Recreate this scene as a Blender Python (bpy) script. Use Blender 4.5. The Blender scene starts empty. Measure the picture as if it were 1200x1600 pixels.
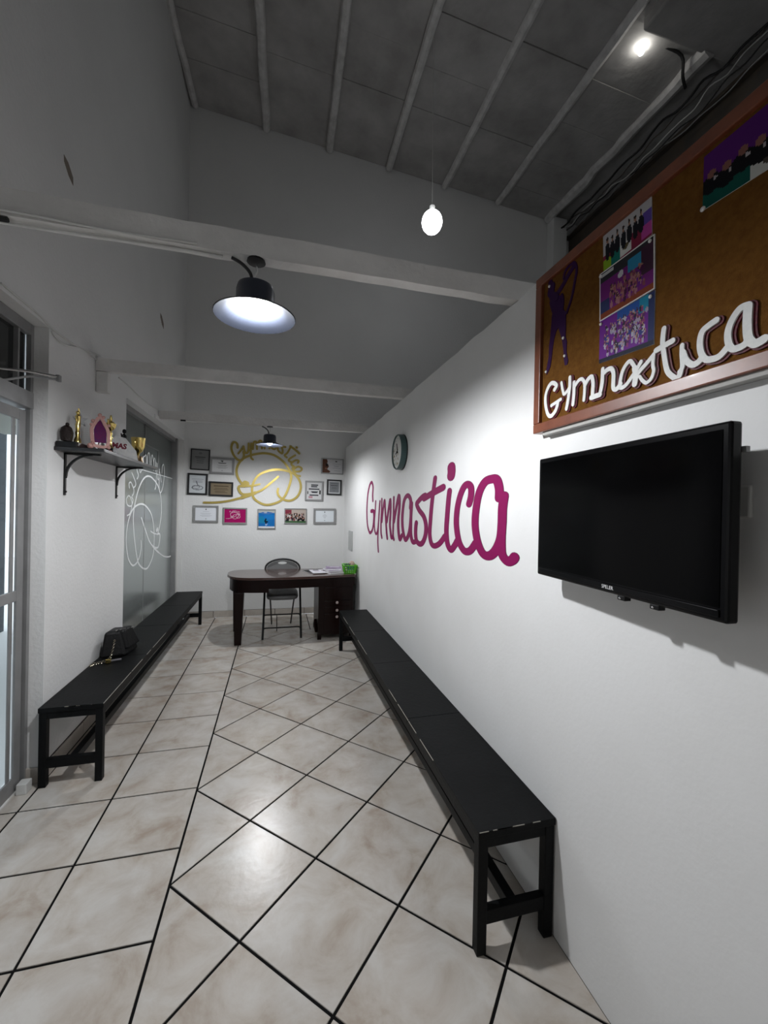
import bpy, math, random
import numpy as np
from mathutils import Vector, Matrix, geometry
random.seed(7); rng = np.random.default_rng(7)
scene = bpy.context.scene
PI = math.pi

# ------------------------------------------------------------------ camera
cam_d = bpy.data.cameras.new('camera'); cam = bpy.data.objects.new('camera', cam_d)
scene.collection.objects.link(cam); scene.camera = cam
yaw, pit, rol, FPX = .25675, -.00283, .0198, 646.61
cam_d.sensor_fit = 'VERTICAL'; cam_d.sensor_height = 36; cam_d.sensor_width = 27
cam_d.lens = FPX / 1600 * 36; cam_d.clip_start = .02; cam_d.clip_end = 100
fw = Vector((math.sin(yaw)*math.cos(pit), math.cos(yaw)*math.cos(pit), math.sin(pit)))
rt = Vector((math.cos(yaw), -math.sin(yaw), 0)); up = rt.cross(fw)
RT = rt*math.cos(rol) + up*math.sin(rol); UP = -rt*math.sin(rol) + up*math.cos(rol)
m = Matrix((RT, UP, -fw)).transposed().to_4x4(); m.translation = (0, 0, 1.5)
cam.matrix_world = m

# ------------------------------------------------------------------ world, exposure
w = bpy.data.worlds.new('world'); scene.world = w; w.use_nodes = True
w.node_tree.nodes['Background'].inputs[0].default_value = (.80, .90, 1.0, 1)
w.node_tree.nodes['Background'].inputs[1].default_value = 2.0
vs = scene.view_settings
vs.view_transform = 'Standard'; vs.look = 'None'; vs.gamma = 1; vs.use_curve_mapping = False
vs.exposure = EXPO = 0.0
LAMP_NEAR, LAMP_FAR, HALL_BULB, ADDED_REAR_BULB, SOFFIT_BULB = 2000, 1550, 18, 40, 26

# ------------------------------------------------------------------ materials
MATS = {}
def mat(name, col, rough=.6, metal=0, spec=.5, noise=None, bump=None, emit=None, coat=0):
    """noise=(scale, amount, colour2)  bump=(scale, strength)"""
    if name in MATS: return MATS[name]
    mt = bpy.data.materials.new(name); mt.use_nodes = True
    nt = mt.node_tree; b = nt.nodes['Principled BSDF']
    b.inputs['Base Color'].default_value = (*col, 1)
    b.inputs['Roughness'].default_value = rough; b.inputs['Metallic'].default_value = metal
    b.inputs['Specular IOR Level'].default_value = spec; b.inputs['Coat Weight'].default_value = coat
    if noise or bump: geo = nt.nodes.new('ShaderNodeNewGeometry')
    if noise:
        n = nt.nodes.new('ShaderNodeTexNoise'); n.inputs['Scale'].default_value = noise[0]
        n.inputs['Detail'].default_value = 5; n.inputs['Roughness'].default_value = .6
        nt.links.new(geo.outputs['Position'], n.inputs['Vector'])
        r = nt.nodes.new('ShaderNodeMapRange'); r.inputs[1].default_value = .35; r.inputs[2].default_value = .7
        r.inputs[4].default_value = noise[1]
        nt.links.new(n.outputs['Fac'], r.inputs[0])
        mx = nt.nodes.new('ShaderNodeMix'); mx.data_type = 'RGBA'
        mx.inputs[6].default_value = (*col, 1); mx.inputs[7].default_value = (*noise[2], 1)
        nt.links.new(r.outputs[0], mx.inputs[0]); nt.links.new(mx.outputs[2], b.inputs['Base Color'])
    if bump:
        n2 = nt.nodes.new('ShaderNodeTexNoise'); n2.inputs['Scale'].default_value = bump[0]
        n2.inputs['Detail'].default_value = 6
        nt.links.new(geo.outputs['Position'], n2.inputs['Vector'])
        bp = nt.nodes.new('ShaderNodeBump'); bp.inputs['Strength'].default_value = bump[1]
        bp.inputs['Distance'].default_value = .01
        nt.links.new(n2.outputs['Fac'], bp.inputs['Height']); nt.links.new(bp.outputs[0], b.inputs['Normal'])
    if emit:
        b.inputs['Emission Color'].default_value = (*emit[0], 1); b.inputs['Emission Strength'].default_value = emit[1]
    MATS[name] = mt; return mt
wallm = mat('white_plaster', (.72, .72, .71), .85, spec=.2, noise=(1.1, .55, (.64, .64, .635)), bump=(45, .25))
partm = mat('white_partition_paint', (.80, .80, .795), .8, spec=.25, noise=(1.6, .6, (.72, .715, .70)), bump=(60, .06))
ceilm = mat('grey_ceiling_paint', (.46, .45, .44), .9, spec=.2, noise=(2.2, 1, (.32, .31, .30)), bump=(14, .6))
joistm = mat('painted_joist', (.68, .67, .66), .8, noise=(9, 1, (.50, .49, .48)), bump=(30, .5))
beamm = mat('white_painted_timber', (.72, .71, .69), .75, noise=(5, .8, (.56, .55, .53)), bump=(40, .4))
grout = mat('black_grout', (.006, .006, .006), .9, spec=.1)
basem = mat('baseboard_tile_glaze', (.50, .46, .41), .35, noise=(7, 1, (.40, .36, .32)))
black = mat('black_bench_paint', (.0038, .0042, .0045), .5, spec=.12, noise=(6, .8, (.008, .0085, .009)), bump=(60, .12))
blackm = mat('black_metal', (.006, .006, .0065), .4, spec=.3)
worn = mat('worn_paint_edge', (.33, .31, .27), .6)
shade = mat('dark_enamel_shade', (.03, .035, .05), .35)
shade_in = mat('blue_grey_enamel_inside', (.004, .005, .008), .55, spec=.2)
chrome = mat('chrome', (.75, .75, .76), .2, 1)
greyal = mat('grey_aluminium', (.30, .30, .30), .45, .3, noise=(8, .7, (.22, .22, .22)))
tvblack = mat('tv_gloss_black', (.002, .002, .0025), .2, spec=.2)
screenm = mat('tv_screen', (.0012, .0012, .0014), .12, spec=.08)
magenta = mat('magenta_wall_paint', (.235, .002, .085), .6, spec=.2, noise=(30, .5, (.20, .002, .07)))
magdark = mat('magenta_outline', (.06, .004, .03), .7)
goldm = mat('gold_acrylic', (.44, .34, .09), .36, .6)
cork = mat('cork', (.155, .068, .014), .95, spec=.1, noise=(60, .9, (.105, .043, .008)), bump=(300, .3))
redwood = mat('reddish_brown_wood', (.21, .062, .028), .38, noise=(14, .9, (.14, .038, .018)), coat=.3)
white = mat('white_foam', (.80, .80, .78), .7, noise=(90, .6, (.66, .68, .68)))
redback = mat('dark_red_glitter', (.05, .003, .008), .5, spec=.2, noise=(200, 1, (.14, .006, .02)))
purple = mat('purple_foil', (.028, .002, .050), .5, spec=.15)
mahog = mat('dark_mahogany', (.009, .0026, .002), .3, spec=.2, noise=(10, .8, (.005, .0016, .0014)))
desktop = mat('mahogany_desk_top', (.060, .028, .022), .22, spec=.6, noise=(10, .8, (.045, .02, .016)), coat=.4)
greyfab = mat('grey_vinyl', (.10, .10, .10), .5, bump=(80, .2))
glassf = mat('frosted_glass', (.50, .545, .535), .24, .78)
etch = mat('etched_white', (.70, .72, .72), .6)
knobm = mat('pale_knob', (.62, .52, .50), .3, .5)
paper = mat('white_paper', (.80, .80, .82), .7)
plastic_w = mat('white_plastic', (.62, .62, .60), .5)
cable_w = mat('white_cable', (.60, .60, .58), .6)
cable_k = mat('black_cable', (.012, .012, .012), .6)
green = mat('green_plastic', (.10, .42, .02), .35)
steel = mat('dark_painted_steel', (.06, .055, .05), .6, noise=(4, .8, (.10, .075, .05)))
goldt = mat('trophy_gold', (.75, .58, .20), .2, 1)
silvert = mat('trophy_silver', (.26, .26, .26), .5, .6)
def glass_mat():
    mt = bpy.data.materials.new('clear_glass'); mt.use_nodes = True
    b = mt.node_tree.nodes['Principled BSDF']
    b.inputs['Transmission Weight'].default_value = 1; b.inputs['Roughness'].default_value = .02
    b.inputs['IOR'].default_value = 1.1; b.inputs['Base Color'].default_value = (.92, .95, .95, 1); return mt
glassc = glass_mat()
def print_mat():
    mt = bpy.data.materials.new('printed_paper'); mt.use_nodes = True
    nt = mt.node_tree; a = nt.nodes.new('ShaderNodeAttribute'); a.attribute_name = 'Col'
    b = nt.nodes['Principled BSDF']; nt.links.new(a.outputs['Color'], b.inputs['Base Color'])
    b.inputs['Roughness'].default_value = .5; b.inputs['Specular IOR Level'].default_value = .1; return mt
printm = print_mat()
def tile_mat():
    mt = bpy.data.materials.new('glazed_cream_tile'); mt.use_nodes = True
    nt = mt.node_tree; b = nt.nodes['Principled BSDF']; L = nt.links.new
    geo = nt.nodes.new('ShaderNodeNewGeometry'); oi = nt.nodes.new('ShaderNodeObjectInfo')
    vm = nt.nodes.new('ShaderNodeVectorMath'); vm.operation = 'SCALE'; vm.inputs[0].default_value = (7, 3, 5)
    L(oi.outputs['Random'], vm.inputs['Scale'])
    ad = nt.nodes.new('ShaderNodeVectorMath'); L(geo.outputs['Position'], ad.inputs[0]); L(vm.outputs[0], ad.inputs[1])
    n = nt.nodes.new('ShaderNodeTexNoise'); n.inputs['Scale'].default_value = 5.5; n.inputs['Detail'].default_value = 6
    n.inputs['Roughness'].default_value = .62; n.inputs['Distortion'].default_value = .4; L(ad.outputs[0], n.inputs['Vector'])
    r = nt.nodes.new('ShaderNodeValToRGB'); e = r.color_ramp.elements
    e[0].position = .30; e[0].color = (.40, .33, .265, 1); e[1].position = .66; e[1].color = (.60, .57, .53, 1)
    x = e.new(.46); x.color = (.51, .46, .405, 1)
    L(n.outputs['Fac'], r.inputs[0])
    n3 = nt.nodes.new('ShaderNodeTexNoise'); n3.inputs['Scale'].default_value = 2.5; L(ad.outputs[0], n3.inputs['Vector'])
    mx = nt.nodes.new('ShaderNodeMix'); mx.data_type = 'RGBA'; mx.blend_type = 'MULTIPLY'
    mr = nt.nodes.new('ShaderNodeMapRange'); mr.inputs[1].default_value = .4; mr.inputs[2].default_value = .7; mr.inputs[4].default_value = .5
    L(n3.outputs['Fac'], mr.inputs[0]); L(mr.outputs[0], mx.inputs[0]); L(r.outputs[0], mx.inputs[6]); mx.inputs[7].default_value = (.86, .86, .87, 1)
    L(mx.outputs[2], b.inputs['Base Color'])
    b.inputs['Roughness'].default_value = .27; b.inputs['Specular IOR Level'].default_value = .5
    n2 = nt.nodes.new('ShaderNodeTexNoise'); n2.inputs['Scale'].default_value = 38; L(geo.outputs['Position'], n2.inputs['Vector'])
    bp = nt.nodes.new('ShaderNodeBump'); bp.inputs['Strength'].default_value = .12; bp.inputs['Distance'].default_value = .004
    L(n2.outputs['Fac'], bp.inputs['Height']); L(bp.outputs[0], b.inputs['Normal'])
    return mt
tilem = tile_mat()
def bulb_mat(name, s, col=(.95, .97, 1.0)):
    return mat(name, (1, 1, 1), .5, emit=(col, s))

# ------------------------------------------------------------------ mesh helpers
WPOS = {}
def setp(o, label=None, cat=None, group=None, kind=None):
    if label: o['label'] = label
    if cat: o['category'] = cat
    if group: o['group'] = group
    if kind: o['kind'] = kind
    return o
def thing(name, loc, label, cat, group=None, rz=0):
    o = bpy.data.objects.new(name, None); scene.collection.objects.link(o)
    o.empty_display_size = .1; o.location = loc; o.rotation_euler = (0, 0, rz)
    WPOS[o.name] = (Vector(loc), rz); return setp(o, label, cat, group)
class MB:
    def __init__(s): s.v = []; s.f = []; s.c = None
    def add(s, vs, fs):
        n = len(s.v); s.v += [tuple(p) for p in vs]; s.f += [tuple(i + n for i in f) for f in fs]; return s
    def hexa(s, p):   # 8 corners: bottom 4 ccw, top 4 ccw
        return s.add(p, [(3, 2, 1, 0), (4, 5, 6, 7), (0, 1, 5, 4), (1, 2, 6, 5), (2, 3, 7, 6), (3, 0, 4, 7)])
    def box(s, x0, x1, y0, y1, z0, z1):
        return s.hexa([(x0, y0, z0), (x1, y0, z0), (x1, y1, z0), (x0, y1, z0), (x0, y0, z1), (x1, y0, z1), (x1, y1, z1), (x0, y1, z1)])
    def prism(s, pts, z0, z1, top=None):
        n = len(pts); top = top or pts
        s.add([(*p, z0) for p in pts] + [(*p, z1) for p in top],
              [tuple(reversed(range(n))), tuple(range(n, 2*n))] + [(i, (i+1) % n, n+(i+1) % n, n+i) for i in range(n)]); return s
    def tube(s, path, r, seg=8, cap=True):
        P = [Vector(p) for p in path]; n = len(P); rr = r if isinstance(r, (list, tuple)) else [r]*n
        t0 = (P[1]-P[0]).normalized(); a = t0.orthogonal().normalized(); vs = []
        for i in range(n):
            t = ((P[min(i+1, n-1)]-P[max(i-1, 0)])).normalized()
            a = (a - t*a.dot(t)).normalized(); b = t.cross(a)
            for k in range(seg):
                th = 2*PI*k/seg; vs.append(P[i] + (a*math.cos(th)+b*math.sin(th))*rr[i])
        fs = [(i*seg+k, i*seg+(k+1) % seg, (i+1)*seg+(k+1) % seg, (i+1)*seg+k) for i in range(n-1) for k in range(seg)]
        if cap: fs += [tuple(reversed(range(seg))), tuple(range((n-1)*seg, n*seg))]
        return s.add(vs, fs)
    def lathe(s, prof, c, seg=24, axis='z'):
        vs = []
        for r, h in prof:
            for k in range(seg):
                th = 2*PI*k/seg; a, b = r*math.cos(th), r*math.sin(th)
                vs.append((c[0]+a, c[1]+b, c[2]+h) if axis == 'z' else (c[0]+h, c[1]+a, c[2]+b) if axis == 'x' else (c[0]+a, c[1]+h, c[2]+b))
        n = len(prof)
        fs = [(i*seg+k, i*seg+(k+1) % seg, (i+1)*seg+(k+1) % seg, (i+1)*seg+k) for i in range(n-1) for k in range(seg)]
        fs += [tuple(reversed(range(seg))), tuple(range((n-1)*seg, n*seg))]
        return s.add(vs, fs)
    def ball(s, c, r, sz=1, seg=14):
        prof = [(r*math.sin(PI*(i+.02)/(10.04)), -r*sz*math.cos(PI*(i+.02)/10.04)) for i in range(11)]
        return s.lathe(prof, c, seg)
    def build(s, name, material, parent=None, smooth=False, bevel=0, local=False, label=None, cat=None, group=None, kind=None):
        me = bpy.data.meshes.new(name); V = [Vector(p) for p in s.v]
        lo = Vector([min(p[i] for p in V) for i in range(3)]); hi = Vector([max(p[i] for p in V) for i in range(3)])
        c = (lo+hi)/2
        if parent is None: c.z = lo.z
        me.from_pydata([p-c for p in V], [], s.f); me.update()
        me.materials.append(material)
        if smooth:
            me.shade_smooth() if hasattr(me, 'shade_smooth') else None
            try: me.set_sharp_from_angle(angle=math.radians(40))
            except Exception: pass
        o = bpy.data.objects.new(name, me); scene.collection.objects.link(o)
        if bevel:
            b = o.modifiers.new('bevel', 'BEVEL'); b.width = bevel; b.segments = 2; b.limit_method = 'ANGLE'
        if s.c is not None:
            at = me.color_attributes.new('Col', 'FLOAT_COLOR', 'CORNER')
            cols = np.ones((len(me.loops), 4), np.float32); k = 0
            for p in me.polygons:
                cols[p.loop_start:p.loop_start+p.loop_total, :3] = s.c[p.index]
            at.data.foreach_set('color', cols.ravel())
        pw = Vector((0, 0, 0))
        if parent is not None:
            o.parent = parent
            if not local: pw = WPOS.get(parent.name, (Vector((0, 0, 0)), 0))[0]
            elif parent.type != 'EMPTY': pw = WPOS[parent.name][2]
        o.location = c - pw; WPOS[o.name] = (Vector(c), 0, Vector(c))
        return setp(o, label, cat, group, kind)
def struct(name, mb, material, **k): return mb.build(name, material, kind='structure', **k)
def catmull(pts, n=8, closed=False):
    P = [np.array(p, float) for p in pts]; out = []; N = len(P)
    if N < 3 and not closed: return [P[0] + (P[-1]-P[0])*t for t in np.linspace(0, 1, 3)]
    for i in range(N if closed else N-1):
        g = lambda k: P[k % N] if closed else P[min(max(k, 0), N-1)]
        a, b, c, d = g(i-1), g(i), g(i+1), g(i+2)
        for t in np.arange(n)/n:
            out.append(.5*((2*b)+(-a+c)*t+(2*a-5*b+4*c-d)*t*t+(-a+3*b-3*c+d)*t**3))
    if not closed: out.append(P[-1])
    return out
def ribbon(mb, pts, w, plane, d0, d1, asp=1., n=6, taper=False):
    """flat brush stroke: pts in a 2D plane, half width w (first axis stretched by asp), between depths d0 and d1"""
    S = [p/np.array([asp, 1]) for p in catmull(pts, n)]
    Q = [S[0]]
    for p in S[1:]:
        if np.linalg.norm(p-Q[-1]) > 1e-4: Q.append(p)
    if len(Q) < 2: Q.append(Q[0]+np.array([0, 1e-3]))
    T = [Q[min(i+1, len(Q)-1)]-Q[max(i-1, 0)] for i in range(len(Q))]; T = [t/(np.linalg.norm(t)+1e-9) for t in T]
    N = [np.array([-t[1], t[0]]) for t in T]; k = len(Q)
    W = [w*(1 if not taper else (.35+.65*math.sin(PI*min(1, max(0, i/(k-1)))))) for i in range(k)]
    Lp = [Q[i]+N[i]*W[i] for i in range(k)]; Rp = [Q[i]-N[i]*W[i] for i in range(k)]
    def cap(c, t, nn, ww): return [c + t*ww*math.sin(a) + nn*ww*math.cos(a) for a in np.linspace(0, PI, 7)[1:-1]]
    ce = cap(Q[-1], T[-1], N[-1], W[-1]); cs = cap(Q[0], -T[0], -N[0], W[0])
    A = np.array([asp, 1])
    F = lambda p, d: plane(*(p*A), d)
    E = 4e-6 if d1 > d0 else 0
    vs = [F(p, d1+E*i) for i, p in enumerate(Lp)]+[F(p, d1+E*i) for i, p in enumerate(Rp)]; fs = [(i, i+1, k+i+1, k+i) for i in range(k-1)]
    base = len(vs); vs += [F(p, d1+E*k) for p in ce]; fs.append(tuple([k-1]+list(range(base, base+len(ce)))+[2*k-1]))
    base2 = len(vs); vs += [F(p, d1) for p in cs]; fs.append(tuple([k]+list(range(base2, base2+len(cs)))+[0]))
    loop = Lp + ce + Rp[::-1] + cs
    m_ = len(vs); nl = len(loop)
    vs += [F(p, d0) for p in loop]+[F(p, d1) for p in loop]
    fs += [(m_+i, m_+(i+1) % nl, m_+nl+(i+1) % nl, m_+nl+i) for i in range(nl)]
    mb.add(vs, fs)
def polyplate(mb, pts, plane, d0, d1):
    n = len(pts); tris = geometry.tessellate_polygon([[Vector((p[0], p[1], 0)) for p in pts]])
    mb.add([plane(p[0], p[1], d0) for p in pts]+[plane(p[0], p[1], d1) for p in pts],
           [tuple(i+n for i in t) for t in tris]+[(i, (i+1) % n, n+(i+1) % n, n+i) for i in range(n)])
def raster(name, img, tl, tr_, br, bl, parent, mask=None, label=None, local=False):
    """a printed sheet: img (h,w,3) mapped on the quad, one small face per cell"""
    h, w_, _ = img.shape; tl, tr_, br, bl = map(Vector, (tl, tr_, br, bl)); vs = []
    for j in range(h+1):
        a = tl.lerp(bl, j/h); b = tr_.lerp(br, j/h)
        vs += [a.lerp(b, i/w_) for i in range(w_+1)]
    fs = []; cs = []
    for j in range(h):
        for i in range(w_):
            if mask is not None and not mask[j, i]: continue
            k = j*(w_+1)+i; fs.append((k, k+w_+1, k+w_+2, k+1)); cs.append(img[j, i])
    mb = MB(); mb.add(vs, fs); mb.c = cs
    return mb.build(name, printm, parent, label=label, local=local)
def disc(img, x, y, rx, ry, col):
    h, w_, _ = img.shape; Y, X = np.mgrid[0:h, 0:w_]
    X = (X+.5)/w_; Y = (Y+.5)/h; img[((X-x)/rx)**2+((Y-y)/ry)**2 < 1] = col
def rect(img, x0, x1, y0, y1, col):
    h, w_, _ = img.shape; img[int(round(y0*h)):max(int(round(y1*h)), int(round(y0*h))+1), int(round(x0*w_)):max(int(round(x1*w_)), int(round(x0*w_))+1)] = col
def blank(w_, h, col): return np.ones((h, w_, 3))*np.array(col)
def text_mesh(txt, size, ext, fn, name, material, parent, local=False, shear=0, bold=0):
    cu = bpy.data.curves.new('t', 'FONT'); cu.body = txt; cu.size = size; cu.extrude = ext; cu.resolution_u = 3; cu.shear = shear; cu.offset = bold
    ob = bpy.data.objects.new('t', cu); scene.collection.objects.link(ob)
    dg = bpy.context.evaluated_depsgraph_get(); me = bpy.data.meshes.new_from_object(ob.evaluated_get(dg))
    mb = MB(); mb.add([fn(*v.co) for v in me.vertices], [tuple(p.vertices) for p in me.polygons])
    bpy.data.objects.remove(ob); bpy.data.meshes.remove(me)
    return mb.build(name, material, parent, local=local)
RW = lambda X: (lambda y, z, d: (X-d, y, z))        # plane of the right wall
BW = lambda Y: (lambda x, z, d: (x, Y-d, z))        # plane of the back wall
WALL_SIGN=[["G",[[0.016,[[4.218,1.603],[4.233,1.664],[4.223,1.748],[4.29,1.8],[4.39,1.768],[4.474,1.66],[4.5,1.495],[4.459,1.348],[4.372,1.276],[4.306,1.263],[4.221,1.295],[4.172,1.359],[4.156,1.442],[4.176,1.486]]],[0.02,[[4.288,1.493],[4.201,1.497],[4.152,1.489]]]]],["y",[[0.013,[[4.091,1.595],[4.106,1.497],[4.132,1.388],[4.113,1.306],[4.052,1.266],[3.991,1.296],[3.96,1.366],[3.94,1.472],[3.913,1.592]]],[0.013,[[3.922,1.571],[3.94,1.472],[3.958,1.34],[3.969,1.208],[3.938,1.1]]]]],["m",[[0.014,[[3.842,1.611],[3.843,1.499],[3.856,1.396],[3.847,1.294],[3.813,1.245]]],[0.015,[[3.825,1.397],[3.792,1.499],[3.737,1.599],[3.704,1.499],[3.666,1.377],[3.642,1.305],[3.615,1.251]]],[0.016,[[3.64,1.402],[3.585,1.524],[3.537,1.602],[3.521,1.5],[3.535,1.382],[3.507,1.313],[3.478,1.268],[3.444,1.274]]]]],["n",[[0.014,[[3.427,1.616],[3.427,1.501],[3.427,1.386],[3.429,1.294],[3.401,1.257]]],[0.018,[[3.412,1.409],[3.347,1.524],[3.277,1.629],[3.253,1.545],[3.279,1.435],[3.272,1.347],[3.229,1.271],[3.173,1.305]]]]],["a",[[0.018,[[2.97,1.527],[2.967,1.584],[3.021,1.619],[3.088,1.611],[3.14,1.566],[3.169,1.459],[3.155,1.366],[3.108,1.297],[3.066,1.279],[3.002,1.32],[2.967,1.382],[2.953,1.463],[2.94,1.559]]],[0.018,[[2.951,1.527],[2.953,1.403],[2.944,1.324],[2.904,1.277],[2.85,1.279]]]]],["s",[[0.021,[[2.654,1.611],[2.711,1.601],[2.789,1.574],[2.826,1.552],[2.771,1.51],[2.677,1.467],[2.63,1.411],[2.633,1.346],[2.68,1.291],[2.744,1.272],[2.813,1.289],[2.837,1.334],[2.836,1.39],[2.826,1.418]]]]],["t",[[0.019,[[2.479,1.716],[2.503,1.643],[2.531,1.54],[2.548,1.435],[2.555,1.351],[2.523,1.295],[2.467,1.283],[2.383,1.306],[2.306,1.354]]],[0.024,[[2.678,1.59],[2.53,1.619],[2.432,1.636],[2.345,1.65]]]]],["i",[[0.02,[[2.248,1.624],[2.26,1.576],[2.274,1.482],[2.283,1.386],[2.261,1.312],[2.213,1.283],[2.166,1.309],[2.129,1.341]]],[0.034,[[2.23,1.761],[2.226,1.735],[2.232,1.711]]]]],["c",[[0.021,[[1.992,1.545],[1.972,1.586],[1.974,1.63],[2.012,1.649],[2.058,1.637],[2.103,1.59],[2.137,1.519],[2.144,1.43],[2.108,1.342],[2.05,1.298],[2.003,1.293],[1.959,1.307],[1.911,1.344]]]]],["a",[[0.023,[[1.691,1.569],[1.692,1.613],[1.716,1.653],[1.758,1.66],[1.825,1.65],[1.882,1.6],[1.912,1.52],[1.919,1.438],[1.891,1.359],[1.836,1.303],[1.773,1.296],[1.715,1.325],[1.672,1.381],[1.661,1.448],[1.659,1.52],[1.647,1.577]]],[0.022,[[1.661,1.505],[1.663,1.419],[1.663,1.361],[1.653,1.314],[1.61,1.29],[1.57,1.301],[1.554,1.315]]]]]]
BOARD_SIGN=[["G",[[0.0075,[[1.27,1.942],[1.26,1.955],[1.285,1.97],[1.306,1.959],[1.32,1.93],[1.317,1.894],[1.303,1.861],[1.285,1.852],[1.264,1.864],[1.253,1.881],[1.25,1.894]]],[0.006,[[1.286,1.889],[1.235,1.899]]]]],["y",[[0.006,[[1.234,1.956],[1.226,1.928],[1.218,1.912],[1.203,1.919],[1.193,1.927]]],[0.007,[[1.191,1.961],[1.191,1.927],[1.198,1.887],[1.205,1.859]]]]],["m",[[0.007,[[1.17,1.938],[1.17,1.902],[1.174,1.866]]],[0.006,[[1.166,1.924],[1.149,1.938],[1.132,1.937],[1.121,1.919],[1.121,1.891],[1.123,1.868]]],[0.007,[[1.12,1.913],[1.106,1.929],[1.09,1.932],[1.084,1.908],[1.085,1.889],[1.085,1.865]]],[0.008,[[1.091,1.867],[1.072,1.867],[1.054,1.867]]]]],["n",[[0.007,[[1.046,1.942],[1.047,1.907],[1.052,1.88],[1.057,1.867]]],[0.007,[[1.043,1.927],[1.028,1.934],[1.011,1.931],[1.004,1.915],[1.004,1.893],[1.003,1.872],[0.991,1.866],[0.977,1.877]]]]],["a",[[0.006,[[0.933,1.914],[0.944,1.93],[0.956,1.929],[0.971,1.912],[0.979,1.885],[0.979,1.867],[0.961,1.867],[0.94,1.884],[0.924,1.9],[0.91,1.917]]],[0.009,[[0.93,1.906],[0.926,1.887],[0.929,1.863]]]]],["s",[[0.006,[[0.921,1.886],[0.911,1.895],[0.894,1.906],[0.872,1.922]]],[0.005,[[0.871,1.924],[0.873,1.897],[0.87,1.88],[0.877,1.862],[0.891,1.855],[0.903,1.864],[0.913,1.878]]]]],["t",[[0.007,[[0.843,1.979],[0.846,1.946],[0.841,1.911],[0.834,1.876],[0.826,1.859],[0.81,1.843],[0.802,1.842],[0.797,1.848],[0.795,1.855]]],[0.0075,[[0.864,1.931],[0.84,1.935],[0.818,1.938]]]]],["i",[[0.006,[[0.793,1.917],[0.793,1.896],[0.791,1.865],[0.798,1.854]]],[0.0075,[[0.79,1.899],[0.781,1.876],[0.766,1.861],[0.752,1.862],[0.743,1.871]]]]],["c",[[0.0075,[[0.713,1.943],[0.73,1.938],[0.744,1.93],[0.749,1.908],[0.746,1.883],[0.736,1.864],[0.721,1.858],[0.704,1.859],[0.688,1.872]]]]],["a",[[0.0075,[[0.648,1.946],[0.664,1.946],[0.679,1.929],[0.687,1.907],[0.686,1.884],[0.678,1.866],[0.664,1.863],[0.651,1.867],[0.646,1.879]]],[0.009,[[0.648,1.944],[0.649,1.907],[0.646,1.877],[0.636,1.861],[0.626,1.86],[0.617,1.863]]]]]]
GOLD_LETTERS=[["G",[[0.012,[[-0.519,2.329],[-0.529,2.386],[-0.574,2.402],[-0.6,2.325],[-0.571,2.231],[-0.516,2.167],[-0.461,2.16],[-0.435,2.219],[-0.441,2.276]]],[0.01,[[-0.508,2.249],[-0.437,2.348]]]]],["y",[[0.011,[[-0.442,2.353],[-0.418,2.268],[-0.382,2.28],[-0.374,2.395]]],[0.011,[[-0.338,2.398],[-0.345,2.291],[-0.339,2.205],[-0.315,2.177]]],[0.01,[[-0.382,2.289],[-0.355,2.31]]]]],["m",[[0.011,[[-0.318,2.322],[-0.31,2.409],[-0.274,2.421],[-0.263,2.325]]],[0.011,[[-0.264,2.392],[-0.228,2.443],[-0.2,2.425],[-0.198,2.338]]]]],["n",[[0.011,[[-0.161,2.34],[-0.153,2.438],[-0.107,2.441],[-0.096,2.344]]]]],["a",[[0.011,[[-0.012,2.408],[-0.06,2.424],[-0.068,2.356],[-0.02,2.339],[0.007,2.409],[0.018,2.331]]]]],["s",[[0.011,[[0.122,2.376],[0.074,2.374],[0.084,2.325],[0.076,2.281],[0.028,2.312]]]]],["t",[[0.011,[[0.198,2.391],[0.152,2.299],[0.114,2.258],[0.143,2.23]]],[0.012,[[0.188,2.39],[0.257,2.345],[0.316,2.294]]]]],["i",[[0.011,[[0.258,2.266],[0.182,2.212],[0.173,2.183],[0.212,2.165]]],[0.013,[[0.275,2.38],[0.28,2.376]]]]],["c",[[0.011,[[0.299,2.159],[0.308,2.189],[0.269,2.197],[0.212,2.155],[0.213,2.125],[0.242,2.107]]]]],["a",[[0.011,[[0.252,2.098],[0.223,2.077],[0.253,2.038],[0.33,2.042],[0.354,2.082],[0.3,2.105],[0.243,2.058],[0.273,1.99],[0.332,1.972]]]]]]
GOLD=[["hoop",[[0.013,[[-0.419,1.8],[-0.49,1.886],[-0.523,1.972],[-0.52,2.061],[-0.474,2.151],[-0.401,2.21],[-0.296,2.249],[-0.158,2.272],[-0.016,2.246],[0.117,2.147],[0.197,2.014],[0.205,1.912],[0.157,1.751],[0.093,1.636],[-0.004,1.577],[-0.123,1.552],[-0.22,1.583],[-0.296,1.648],[-0.319,1.759],[-0.3,1.859],[-0.238,1.958],[-0.142,2.015],[-0.013,2.05],[0.119,2.045],[0.241,2.004],[0.321,1.916],[0.346,1.803],[0.303,1.687],[0.215,1.623],[0.127,1.626],[0.055,1.669],[0.026,1.725],[0.031,1.781]]]]],["figure",[[0.012,[[-0.935,1.564],[-0.783,1.569],[-0.62,1.595],[-0.454,1.644]]],[0.018,[[-0.454,1.644],[-0.371,1.675],[-0.276,1.715]]],[0.012,[[-0.276,1.715],[-0.181,1.763],[-0.074,1.856],[0.028,1.95]]],[0.014,[[-0.308,1.703],[-0.434,1.689],[-0.487,1.742],[-0.488,1.797],[-0.415,1.804]]],[0.01,[[-0.436,1.799],[-0.31,1.815],[-0.218,1.838]]],[0.03,[[-0.412,1.844],[-0.39,1.836]]]]]]
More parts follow.
